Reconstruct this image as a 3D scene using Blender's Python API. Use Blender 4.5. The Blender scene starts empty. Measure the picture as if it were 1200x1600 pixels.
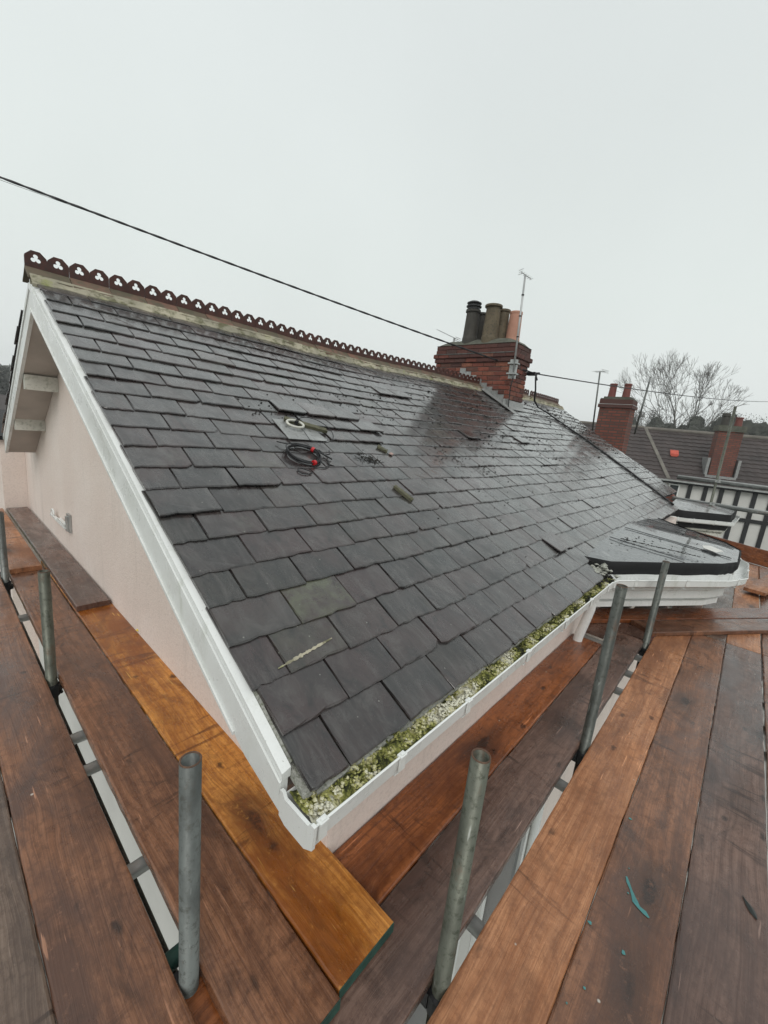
import bpy, bmesh, math, random
import numpy as np
from mathutils import Vector, Matrix, noise
from mathutils.geometry import tessellate_polygon
random.seed(7); RND = random.Random(7)
sc = bpy.context.scene
COL = sc.collection

# ------------------------------------------------------------------ camera
R = ((0.66852449, -0.08414188, 0.73891484), (-0.73673521, -0.21049578, 0.64258288), (0.10147032, -0.97396698, -0.20271186))
cam = bpy.data.objects.new('camera', bpy.data.cameras.new('camera')); COL.objects.link(cam)
cam.data.sensor_fit = 'VERTICAL'; cam.data.sensor_height = 24; cam.data.lens = 24 * 641.07 / 1600
cam.data.clip_start = 0.02; cam.data.clip_end = 2000
cam.matrix_world = Matrix(((R[0][0], -R[0][1], -R[0][2], 0), (R[1][0], -R[1][1], -R[1][2], 0), (R[2][0], -R[2][1], -R[2][2], 0), (0, 0, 0, 1)))
sc.camera = cam
# ------------------------------------------------------------------ world, sun, exposure
SUN_EL, SUN_AZ = math.radians(48), math.radians(200)
w = bpy.data.worlds.new("World"); sc.world = w; w.use_nodes = True
nt = w.node_tree; nt.nodes.clear()
def wn(t, **k):
    n = nt.nodes.new(t)
    for a, b in k.items(): setattr(n, a, b)
    return n
sky = wn('ShaderNodeTexSky', sky_type='NISHITA', sun_disc=False, sun_elevation=SUN_EL, sun_rotation=math.radians(250))
bw = wn('ShaderNodeRGBToBW'); nt.links.new(sky.outputs[0], bw.inputs[0])
tcw = wn('ShaderNodeTexCoord'); sep = wn('ShaderNodeSeparateXYZ'); nt.links.new(tcw.outputs['Generated'], sep.inputs[0])
cr = wn('ShaderNodeValToRGB'); nt.links.new(sep.outputs[2], cr.inputs[0])
cr.color_ramp.elements[0].position = 0.0; cr.color_ramp.elements[0].color = (.80, .835, .825, 1)
e = cr.color_ramp.elements.new(.28); e.color = (.79, .85, .83, 1)
e = cr.color_ramp.elements.new(.6); e.color = (.80, .855, .85, 1)
cr.color_ramp.elements[-1].position = 1.0; cr.color_ramp.elements[-1].color = (.78, .83, .825, 1)
nz = wn('ShaderNodeTexNoise'); nz.inputs['Scale'].default_value = 1.6; nz.inputs['Detail'].default_value = 3
nt.links.new(tcw.outputs['Generated'], nz.inputs['Vector'])
mr = wn('ShaderNodeMapRange'); mr.inputs[1].default_value = .3; mr.inputs[2].default_value = .7; mr.inputs[3].default_value = 9.1; mr.inputs[4].default_value = 9.9
nt.links.new(nz.outputs[0], mr.inputs[0])
vm = wn('ShaderNodeVectorMath', operation='SCALE'); nt.links.new(cr.outputs[0], vm.inputs[0]); nt.links.new(mr.outputs[0], vm.inputs['Scale'])
mx = wn('ShaderNodeMix', data_type='RGBA'); mx.inputs[0].default_value = .93
nt.links.new(bw.outputs[0], mx.inputs[6]); nt.links.new(vm.outputs[0], mx.inputs[7])
bg = wn('ShaderNodeBackground'); bg.inputs[1].default_value = 0.1
nt.links.new(mx.outputs[2], bg.inputs[0]); wo = wn('ShaderNodeOutputWorld'); nt.links.new(bg.outputs[0], wo.inputs[0])
sun = bpy.data.objects.new('sun', bpy.data.lights.new('sun', 'SUN')); COL.objects.link(sun)
sun.data.energy = 1.05; sun.data.angle = math.radians(35); sun.data.color = (1, .97, .93)
sun.rotation_euler = (math.radians(45), 0, math.radians(-52)); sun.location = (0, 0, 20)
sc.view_settings.view_transform = 'Standard'; sc.view_settings.look = 'None'; sc.view_settings.gamma = 1
sc.view_settings.use_curve_mapping = False; sc.view_settings.exposure = 0.1

GZ = -6.4        # ground level (the camera stands on the scaffold)

# ------------------------------------------------------------------ materials
class MN:
    def __init__(s, name):
        s.m = bpy.data.materials.new(name); s.m.use_nodes = True; s.t = s.m.node_tree; s.t.nodes.clear()
        s.out = s.n('ShaderNodeOutputMaterial'); s.b = s.n('ShaderNodeBsdfPrincipled'); s.l(s.b.outputs[0], s.out.inputs[0])
        s.tc = s.n('ShaderNodeTexCoord')
    def n(s, t, **k):
        x = s.t.nodes.new(t)
        for a, b in k.items(): setattr(x, a, b)
        return x
    def l(s, a, b): s.t.links.new(a, b)
    def noise(s, vec, scale, detail=4, rough=.55, dist=0):
        x = s.n('ShaderNodeTexNoise'); x.inputs['Scale'].default_value = scale; x.inputs['Detail'].default_value = detail
        x.inputs['Roughness'].default_value = rough; x.inputs['Distortion'].default_value = dist; s.l(vec, x.inputs['Vector']); return x.outputs[0]
    def map(s, vec, scale=(1, 1, 1)):
        x = s.n('ShaderNodeVectorMath', operation='MULTIPLY'); s.l(vec, x.inputs[0]); x.inputs[1].default_value = scale; return x.outputs[0]
    def offs(s, vec, fac, k=(37, 53, 11)):
        a = s.n('ShaderNodeVectorMath', operation='SCALE'); a.inputs[0].default_value = k; s.l(fac, a.inputs['Scale'])
        b = s.n('ShaderNodeVectorMath', operation='ADD'); s.l(vec, b.inputs[0]); s.l(a.outputs[0], b.inputs[1]); return b.outputs[0]
    def ramp(s, fac, stops):
        x = s.n('ShaderNodeValToRGB'); s.l(fac, x.inputs[0]); els = x.color_ramp.elements
        while len(els) < len(stops): els.new(.5)
        for e_, (p, c) in zip(els, stops):
            e_.position = p; e_.color = (c, c, c, 1) if isinstance(c, (int, float)) else (*c, 1)
        return x.outputs[0]
    def mix(s, f, a, b, mode='MIX'):
        x = s.n('ShaderNodeMix', data_type='RGBA', blend_type=mode)
        for v, i in ((f, 0), (a, 6), (b, 7)):
            if hasattr(v, 'links'): s.l(v, x.inputs[i])
            elif i == 0: x.inputs[0].default_value = v
            else: x.inputs[i].default_value = (*v, 1) if not isinstance(v, (int, float)) else (v, v, v, 1)
        return x.outputs[2]
    def math(s, op, a, b=0):
        x = s.n('ShaderNodeMath', operation=op)
        for v, i in ((a, 0), (b, 1)):
            if hasattr(v, 'links'): s.l(v, x.inputs[i])
            else: x.inputs[i].default_value = v
        return x.outputs[0]
    def bump(s, h, strength=.3, dist=.01):
        x = s.n('ShaderNodeBump'); x.inputs['Strength'].default_value = strength; x.inputs['Distance'].default_value = dist
        s.l(h, x.inputs['Height']); s.l(x.outputs[0], s.b.inputs['Normal'])
    def rand(s): return s.n('ShaderNodeObjectInfo').outputs['Random']
    def attr(s, name, typ='GEOMETRY'):
        return s.n('ShaderNodeAttribute', attribute_name=name, attribute_type=typ)
    def set(s, **k):
        for a, v in k.items():
            i = s.b.inputs[a.replace('_', ' ')]
            if hasattr(v, 'links'): s.l(v, i)
            else: i.default_value = (*v, 1) if isinstance(v, tuple) else v
        return s.m
def simple(name, col, rough=.6, var=.25, scale=8, bump=.15, dist=.004, metallic=0, dirt=None):
    s = MN(name); v = s.offs(s.tc.outputs['Object'], s.rand())
    n1 = s.noise(v, scale); n2 = s.noise(v, scale * 6)
    c = s.mix(s.ramp(n1, [(.3, 0), (.7, 1)]), tuple(x * (1 - var) for x in col), tuple(min(1, x * (1 + var * .6)) for x in col))
    if dirt: c = s.mix(s.ramp(n2, [(.52, 0), (.68, .8)]), c, dirt)
    s.bump(n2, bump, dist)
    return s.set(Base_Color=c, Roughness=rough, Metallic=metallic)

def slate_mat():
    s = MN('wet_slate')
    tone = s.math('FRACT', s.math('ADD', s.attr('tone').outputs['Fac'], s.rand()))
    v = s.offs(s.tc.outputs['Object'], tone, (19, 31, 7))
    hue = s.ramp(tone, [(0, (.013, .013, .014)), (.12, (.050, .034, .034)), (.24, (.022, .021, .021)), (.36, (.066, .042, .041)), (.48, (.034, .034, .030)), (.60, (.072, .046, .048)), (.72, (.016, .018, .018)), (.84, (.055, .048, .042)), (.93, (.030, .024, .026)), (1, (.085, .077, .072))])
    pur = s.noise(v, 3.2, 4, .6)
    c = s.mix(s.ramp(pur, [(.42, 0), (.60, .6)]), hue, (.074, .040, .038))
    c = s.mix(s.ramp(s.noise(v, 2.6, 3), [(.46, 0), (.62, .5)]), c, (.022, .026, .026))
    n1 = s.noise(s.map(v, (1, .45, 1)), 13, 7, .7, .8)
    c = s.mix(s.ramp(n1, [(.50, 0), (.66, .65)]), c, (.12, .108, .102))
    c = s.mix(s.ramp(n1, [(.34, .75), (.47, 0)]), c, (.008, .009, .010))
    n2 = s.noise(s.map(v, (30, 1.8, 4)), 1.4, 4, .6)
    sel = s.ramp(s.noise(v, 1.3, 2), [(.48, 0), (.58, 1)])
    c = s.mix(s.math('MULTIPLY', s.ramp(n2, [(.54, 0), (.66, .35)]), sel), c, (.115, .108, .104))
    c = s.mix(s.math('MULTIPLY', s.ramp(n2, [(.36, .35), (.46, 0)]), sel), c, (.010, .011, .012))
    fine = s.noise(v, 75, 4, .7)
    c = s.mix(s.ramp(fine, [(.60, 0), (.76, .5)]), c, (.15, .15, .14))
    li = s.noise(v, 10, 8, .74)
    lm = s.math('MULTIPLY', s.ramp(li, [(.55, 0), (.66, 1)]), s.ramp(tone, [(.0, .05), (.30, .10), (.36, .6), (.42, .10), (.80, .08), (.86, .45), (.92, .05)]))
    c = s.mix(lm, c, (.115, .118, .092))
    gl = s.attr('lichen', 'OBJECT').outputs['Fac']
    c = s.mix(s.math('MULTIPLY', s.ramp(li, [(.40, 0), (.62, .85)]), gl), c, (.145, .158, .095))
    sp = s.n('ShaderNodeTexVoronoi'); sp.inputs['Scale'].default_value = 17; s.l(v, sp.inputs['Vector'])
    c = s.mix(s.ramp(sp.outputs['Distance'], [(.035, .8), (.06, 0)]), c, (.36, .36, .32))
    c = s.mix(1.0, c, .66, 'MULTIPLY')
    rr = s.ramp(s.noise(v, 6, 6, .65), [(.36, .16), (.62, .46)])
    h = s.math('ADD', s.noise(s.map(v, (1, .5, 1)), 20, 8, .68, .6), s.math('ADD', s.math('MULTIPLY', n1, .9), s.math('MULTIPLY', s.math('MULTIPLY', n2, sel), .15)))
    s.bump(h, .55, .007)
    b2 = s.n('ShaderNodeBump'); b2.inputs['Strength'].default_value = .13; b2.inputs['Distance'].default_value = .005; s.l(h, b2.inputs['Height']); s.l(b2.outputs[0], s.b.inputs['Coat Normal'])
    return s.set(Base_Color=c, Roughness=rr, Specular_IOR_Level=.50, Coat_Weight=s.ramp(s.noise(v, 2.2, 4), [(.38, .80), (.6, 1)]), Coat_Roughness=s.ramp(s.noise(s.tc.outputs['Object'], 5, 4), [(.35, .04), (.65, .16)]), Coat_IOR=1.45)
M = {}
M['slate'] = slate_mat()

def wood(name, c0, c1, dark, rough=(.22, .5), knots=1.0, stain=.5, coat=.9, blot=.5):
    s = MN(name); r = s.rand(); v0 = s.offs(s.tc.outputs['Object'], r, (23, 17, 9))
    wob = s.offs(s.map(v0, (1.55, 4.3, .5)), s.noise(v0, 9, 3), (.12, .22, 0))
    vo = s.n('ShaderNodeTexVoronoi'); vo.inputs['Scale'].default_value = 1; s.l(wob, vo.inputs['Vector']); d = vo.outputs['Distance']
    bulge = s.ramp(d, [(.0, 1), (.18, .35), (.42, 0)])
    v = s.offs(v0, bulge, (0, .055, 0))
    low = s.noise(s.map(v, (1.0, 5, 2)), 1.3, 3, .5)
    vv = s.offs(v, low, (0, .06, 0))
    g = s.noise(s.map(vv, (.9, 24, 8)), 2.0, 6, .62, .3)
    fine = s.noise(s.map(vv, (2.6, 230, 60)), 1.0, 4, .65)
    wv = s.n('ShaderNodeTexWave', wave_type='BANDS', bands_direction='Y', wave_profile='SAW'); wv.inputs['Scale'].default_value = 7; wv.inputs['Distortion'].default_value = 1.2
    wv.inputs['Detail'].default_value = 2; wv.inputs['Detail Scale'].default_value = 1.2; s.l(s.map(s.offs(vv, s.noise(s.map(v, (.5, 1.1, 1)), 1.4, 2), (0, .9, 0)), (.05, 1, 1)), wv.inputs['Vector'])
    rings = wv.outputs['Fac']
    c = s.mix(s.ramp(g, [(.40, 0), (.60, 1)]), c0, c1)
    c = s.mix(s.math('MULTIPLY', s.ramp(rings, [(.70, 0), (.97, 1)]), .28), c, dark)
    c = s.mix(s.ramp(fine, [(.38, .50), (.52, 0)]), c, dark)
    # broad tone changes, damp and foot-worn areas
    big = s.noise(s.map(v0, (1.2, 3.0, 1)), 1.0, 5, .62, .6)
    c = s.mix(s.ramp(big, [(.38, .9), (.54, 0)]), c, dark)
    c = s.mix(s.ramp(big, [(.56, 0), (.70, .45)]), c, tuple(min(1, x * 1.35) for x in c1))
    st = s.noise(s.map(v0, (3.0, 5.0, 1)), 1.2, 8, .68, 1.2)
    c = s.mix(s.math('MULTIPLY', s.ramp(st, [(.52, 0), (.64, 1)]), stain), c, tuple(x * .45 for x in dark))
    cs = s.noise(s.map(v0, (13, 1.6, 1)), 1.0, 6, .66, 1.6)
    c = s.mix(s.math('MULTIPLY', s.ramp(cs, [(.56, 0), (.64, .8)]), s.ramp(s.noise(v0, 1.7, 2), [(.47, 0), (.56, 1)])), c, tuple(x * .5 for x in dark))
    # knots: black heart, brown collar
    kd = tuple(x * .22 for x in dark)
    c = s.mix(s.math('MULTIPLY', s.ramp(d, [(.07, .97), (.11, .6), (.22, .34), (.36, 0)]), knots), c, kd)
    nd = s.n('ShaderNodeTexVoronoi'); nd.inputs['Scale'].default_value = 7; s.l(s.offs(s.map(v0, (1, 1.7, .3)), s.noise(v0, 40, 3), (.05, .05, 0)), nd.inputs['Vector'])
    sepc = s.n('ShaderNodeSeparateColor'); s.l(nd.outputs['Color'], sepc.inputs[0])
    c = s.mix(s.math('MULTIPLY', s.ramp(nd.outputs['Distance'], [(.08, .85), (.20, 0)]), s.ramp(sepc.outputs[0], [(.62, 0), (.66, 1)])), c, kd)
    mott = s.noise(v0, 34, 7, .78)
    c = s.mix(s.ramp(mott, [(.40, blot), (.50, 0)]), c, dark)
    c = s.mix(s.ramp(mott, [(.58, 0), (.72, .35)]), c, tuple(min(1, x * 1.6 + .02) for x in c1))
    sc_ = s.noise(s.map(v0, (5, 95, 1)), 1.0, 2, .5)
    c = s.mix(s.math('MULTIPLY', s.ramp(sc_, [(.68, 0), (.72, 1)]), s.ramp(s.noise(v0, 2.6, 2), [(.5, 0), (.6, .7)])), c, tuple(min(1, x * 2.0 + .04) for x in c1))
    ws = s.n('ShaderNodeTexVoronoi'); ws.inputs['Scale'].default_value = 9; s.l(v0, ws.inputs['Vector']); sw = s.n('ShaderNodeSeparateColor'); s.l(ws.outputs['Color'], sw.inputs[0])
    c = s.mix(s.math('MULTIPLY', s.ramp(ws.outputs['Distance'], [(.030, .8), (.05, 0)]), s.ramp(sw.outputs[1], [(.72, 0), (.74, 1)])), c, (.55, .52, .46))
    ro = s.ramp(s.noise(s.map(v0, (1.5, 3.4, 1)), 1.8, 6, .66), [(.42, rough[0] * .8), (.60, rough[1])])
    h = s.math('ADD', s.math('MULTIPLY', fine, .9), s.math('ADD', s.math('MULTIPLY', rings, -.35), s.math('MULTIPLY', mott, .5)))
    s.bump(h, .55, .0035)
    return s.set(Base_Color=c, Roughness=ro, Specular_IOR_Level=.42, Coat_Weight=s.math('MULTIPLY', s.ramp(big, [(.36, 1), (.60, .15)]), coat), Coat_Roughness=.17, Coat_IOR=1.38)
M['w_purple'] = wood('weathered_board', (.125, .070, .052), (.185, .112, .086), (.060, .029, .021), stain=.6)
M['w_brown'] = wood('brown_board', (.185, .078, .038), (.285, .130, .068), (.082, .033, .018), stain=.55)
M['w_tan'] = wood('tan_board', (.36, .150, .066), (.48, .225, .110), (.20, .078, .034), stain=.35, rough=(.3, .6), coat=.15)
M['w_orange'] = wood('orange_board', (.50, .190, .030), (.68, .300, .065), (.22, .060, .008), stain=.5, rough=(.2, .45), coat=.5)
M['w_red'] = wood('reddish_board', (.21, .062, .017), (.33, .108, .034), (.085, .022, .007), stain=.55, rough=(.14, .4), coat=.6)
M['w_greyed'] = wood('greyed_board', (.135, .090, .066), (.20, .140, .105), (.07, .042, .030), stain=.55, rough=(.2, .5))
M['green_end'] = simple('green_board_end', (.022, .075, .058), .55, .4, 20)
s = MN('pink_render'); v = s.tc.outputs['Object']
c = s.mix(s.ramp(s.noise(v, 1.1, 6, .6), [(.40, 0), (.62, 1)]), (.78, .665, .60), (.84, .74, .68))
c = s.mix(s.ramp(s.noise(s.map(v, (6, 6, .8)), 1.2, 6, .7), [(.54, 0), (.70, .35)]), c, (.52, .45, .40)); c = s.mix(s.ramp(s.noise(v, 55, 4, .7), [(.36, .25), (.5, 0)]), c, (.45, .37, .33))
s.bump(s.math('ADD', s.noise(v, 85, 5, .7), s.math('MULTIPLY', s.noise(v, 9, 3), .8)), .6, .006); M['wall'] = s.set(Base_Color=c, Roughness=.88)
M['wall_white'] = simple('white_render', (.62, .61, .58), .85, .08, 2)
s = MN('white_upvc'); v = s.tc.outputs['Object']
c = s.mix(s.ramp(s.noise(v, 5, 6, .7), [(.50, 0), (.72, .35)]), (.78, .79, .775), (.56, .57, .51))
c = s.mix(s.ramp(s.noise(s.map(v, (5, 5, .8)), 2, 5, .7), [(.56, 0), (.70, .30)]), c, (.36, .38, .29)); c = s.mix(s.ramp(s.noise(v, 90, 3, .7), [(.66, 0), (.74, .6)]), c, (.25, .25, .2))
M['white'] = s.set(Base_Color=c, Roughness=s.ramp(s.noise(v, 9, 4), [(.4, .25), (.6, .5)]))
M['white_old'] = simple('dirty_white_paint', (.60, .59, .53), .5, .15, 6, .1, .002, dirt=(.36, .36, .30))
M['soffit'] = simple('grey_soffit', (.46, .41, .37), .7, .15, 4)
M['felt'] = simple('roof_underlay', (.012, .012, .013), .9)
def tube_mat(name, col, dirt, rust=.5):
    s = MN(name); v = s.offs(s.tc.outputs['Object'], s.rand()); a = s.noise(s.map(v, (1, 1, .35)), 7, 6, .68)
    c = s.mix(s.ramp(a, [(.38, 0), (.60, 1)]), tuple(x * .6 for x in col), tuple(x * 1.25 for x in col))
    c = s.mix(s.ramp(s.noise(v, 45, 6, .75), [(.52, 0), (.62, .8)]), c, dirt)
    c = s.mix(s.math('MULTIPLY', s.ramp(s.noise(s.map(v, (1, 1, .4)), 11, 6, .7), [(.58, 0), (.66, .8)]), rust), c, (.13, .055, .025))
    c = s.mix(s.ramp(s.noise(s.map(v, (1, 1, .15)), 60, 2), [(.68, 0), (.74, .5)]), c, (.35, .36, .34))
    s.bump(a, .3, .002); return s.set(Base_Color=c, Roughness=s.ramp(a, [(.4, .55), (.6, .36)]), Metallic=.45)
M['galv'] = tube_mat('galvanised_tube', (.14, .15, .142), (.07, .07, .06), .35)
M['galv_dark'] = tube_mat('weathered_tube', (.085, .09, .08), (.035, .036, .028), .4)
M['galv_green'] = tube_mat('mossy_tube', (.115, .12, .095), (.045, .048, .032), .4)
M['galv_light'] = simple('bright_tube', (.42, .43, .42), .35, .2, 9, .1, .001, .5)
M['rust'] = simple('rusty_rim', (.12, .065, .04), .7, .5, 60)
M['steel'] = simple('black_coupler', (.02, .02, .022), .5, .4, 30, .2, .002, .4)
M['terra'] = simple('dark_terracotta', (.075, .022, .015), .6, .4, 12, .3, .003, dirt=(.03, .022, .018))
s = MN('mossy_terracotta'); v = s.offs(s.tc.outputs['Object'], s.rand()); n_ = s.noise(v, 9, 6, .65)
c = s.ramp(s.rand(), [(0, (.15, .09, .06)), (.3, (.24, .10, .07)), (.55, (.14, .105, .07)), (.8, (.12, .10, .065)), (1, (.22, .12, .085))])
c = s.mix(.45, c, (.15, .105, .075)); c = s.mix(s.ramp(n_, [(.42, 0), (.58, .9)]), c, (.095, .085, .055)); s.bump(n_, .5, .005); M['terra_wing'] = s.set(Base_Color=c, Roughness=.75)
s = MN('lichened_mortar'); v = s.tc.outputs['Object']; n_ = s.noise(v, 11, 8, .7)
c = s.mix(s.ramp(s.noise(v, 2.4, 4), [(.4, 0), (.6, 1)]), (.44, .40, .30), (.27, .25, .19)); c = s.mix(s.ramp(n_, [(.48, 0), (.60, .9)]), c, (.12, .115, .06)); c = s.mix(s.ramp(s.noise(v, 5, 5), [(.58, 0), (.68, .7)]), c, (.24, .27, .05))
s.bump(n_, .8, .01); M['mortar'] = s.set(Base_Color=c, Roughness=.92)
M['mortar_grey'] = simple('grey_mortar', (.19, .165, .14), .9, .3, 9, .5, .006)
def brick_mat(name, stops):
    s = MN(name); v = s.offs(s.tc.outputs['Object'], s.rand())
    c = s.ramp(s.rand(), stops); n = s.noise(v, 14, 5)
    c = s.mix(s.ramp(n, [(.35, 0), (.7, .6)]), c, (.07, .024, .018)); s.bump(n, .5, .005)
    return s.set(Base_Color=c, Roughness=.72)
M['brick'] = brick_mat('red_brick', [(0, (.14, .042, .030)), (.25, (.28, .075, .044)), (.5, (.18, .052, .036)), (.7, (.33, .115, .065)), (.88, (.21, .09, .06)), (1, (.08, .035, .028))])
M['brick_dark'] = brick_mat('sooty_brick', [(0, (.07, .028, .024)), (.5, (.12, .040, .030)), (1, (.06, .035, .03))])
s = MN('far_brick'); bt = s.n('ShaderNodeTexBrick'); bt.inputs['Scale'].default_value = 1; bt.inputs['Brick Width'].default_value = .225; bt.inputs['Row Height'].default_value = .075
bt.inputs['Mortar Size'].default_value = .014; bt.inputs['Color1'].default_value = (.25, .068, .042, 1); bt.inputs['Color2'].default_value = (.13, .046, .034, 1); bt.inputs['Mortar'].default_value = (.075, .055, .045, 1)
sx = s.n('ShaderNodeSeparateXYZ'); s.l(s.tc.outputs['Object'], sx.inputs[0]); cx = s.n('ShaderNodeCombineXYZ')
s.l(s.math('ADD', sx.outputs[0], sx.outputs[1]), cx.inputs[0]); s.l(sx.outputs[2], cx.inputs[1]); s.l(cx.outputs[0], bt.inputs['Vector'])
M['far_brick'] = s.set(Base_Color=s.mix(s.ramp(s.noise(s.tc.outputs['Object'], 3), [(.35, 0), (.7, .5)]), bt.outputs[0], (.09, .035, .028)), Roughness=.8)
M['flaunch'] = simple('mossy_flaunching', (.115, .115, .095), .95, .3, 8, .6, .01, dirt=(.05, .065, .025))
M['pot_brown'] = simple('sooty_buff_pot', (.135, .105, .065), .75, .35, 5, .2, .004, dirt=(.05, .045, .035))
M['pot_dark'] = simple('sooty_dark_pot', (.055, .05, .042), .75, .35, 5, .2, .004)
M['pot_pink'] = simple('clean_pink_pot', (.47, .24, .17), .7, .12, 5)
M['pot_red'] = simple('red_pot', (.16, .04, .03), .6, .25, 5)
M['black'] = simple('black_plastic', (.012, .012, .014), .4, .2, 8)
M['cable'] = simple('black_cable', (.014, .014, .016), .5, .2, 8)
M['red_tape'] = simple('red_tape', (.50, .012, .016), .4, .1, 8)
M['red_tile'] = simple('red_clay_tile', (.55, .09, .055), .6, .2, 8)
M['lead'] = simple('pale_lead', (.33, .335, .33), .35, .25, 9, .3, .003, .2, dirt=(.12, .12, .11))
s = MN('wet_lead_sheet'); v = s.tc.outputs['Object']; n_ = s.noise(s.map(v, (1, .6, 1)), 2.6, 7, .66, .8)
c = s.mix(s.ramp(n_, [(.42, 0), (.60, 1)]), (.030, .033, .036), (.10, .105, .11)); c = s.mix(s.ramp(s.noise(v, 7, 7, .72), [(.56, 0), (.66, .7)]), c, (.22, .22, .22)); c = s.mix(s.ramp(s.noise(v, 40, 4, .7), [(.36, .8), (.46, 0)]), c, (.012, .012, .013))
s.bump(s.noise(v, 3.2, 5, .6), .8, .03); M['lead_wet'] = s.set(Base_Color=c, Roughness=s.ramp(n_, [(.42, .06), (.6, .3)]), Specular_IOR_Level=.7, Coat_Weight=.8, Coat_Roughness=.05, Coat_IOR=1.33)
M['felt_black'] = simple('black_roofing_felt', (.006, .006, .007), .8, .4, 6, .4, .006)
M['felt_pale'] = simple('pale_wet_felt', (.24, .24, .24), .18, .35, 3, .3, .006, dirt=(.42, .42, .42))
M['cement'] = simple('rough_cement', (.40, .40, .36), .95, .35, 14, .8, .01, dirt=(.14, .15, .10))
M['moss_dark'] = simple('dark_moss_clump', (.018, .016, .012), .95, .5, 60)
s = MN('gutter_moss'); t = s.math('ADD', s.math('MULTIPLY', s.attr('tone').outputs['Fac'], .75), s.math('ADD', s.math('MULTIPLY', s.math('SUBTRACT', s.noise(s.tc.outputs['Object'], 38, 6, .75), .42), 1.3), s.math('MULTIPLY', s.math('SUBTRACT', s.noise(s.tc.outputs['Object'], 8.5, 4, .6), .5), 1.7)))
cc = s.ramp(t, [(0, (.012, .012, .009)), (.22, (.045, .050, .015)), (.36, (.17, .18, .04)), (.50, (.36, .35, .11)), (.66, (.56, .53, .31)), (.85, (.68, .66, .54))])
M['moss'] = s.set(Base_Color=s.mix(s.ramp(s.noise(s.tc.outputs['Object'], 110, 4), [(.50, 0), (.66, .8)]), cc, (.025, .028, .012)), Roughness=.95)
M['stone'] = simple('mossy_fragment', (.10, .095, .06), .9, .4, 30, .5, .005, dirt=(.17, .17, .09))
M['stone_pink'] = simple('pinkish_chip', (.38, .27, .24), .9, .2, 30)
M['galv_mast'] = simple('aluminium_mast', (.46, .47, .47), .4, .2, 9, .05, .001, .4)
M['pantile'] = simple('brown_concrete_tile', (.050, .036, .034), .55, .35, 1.6, .2, .006)
M['timber_black'] = simple('black_painted_timber', (.012, .012, .014), .5)
M['mortar_far'] = simple('grey_ridge_mortar', (.17, .155, .135), .9, .25, 3)
M['glass'] = simple('dark_window_glass', (.03, .035, .04), .08, .2, 2, .02)
M['concrete'] = simple('pale_concrete', (.42, .42, .40), .8, .14, .8, .2, .01)
M['ground'] = simple('distant_ground', (.10, .11, .07), .95, .4, .05)
M['asphalt'] = simple('asphalt', (.055, .055, .056), .6, .2, 3)
M['bark'] = simple('grey_bark', (.075, .065, .052), .9, .3, 4)
M['twig'] = simple('bare_twigs', (.090, .078, .066), .9, .3, 4)
M['conifer'] = simple('dull_evergreen', (.050, .052, .042), .9, .5, .9)
M['woods'] = simple('misty_woodland', (.075, .075, .065), .95, .4, .3)
M['teal'] = simple('teal_paint', (.06, .22, .22), .5, .2, 20)
M['leaf'] = simple('wet_dark_leaf', (.016, .020, .018), .3, .3, 40)
M['yellow'] = simple('yellow_foam', (.75, .55, .02), .6, .1, 20)

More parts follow.
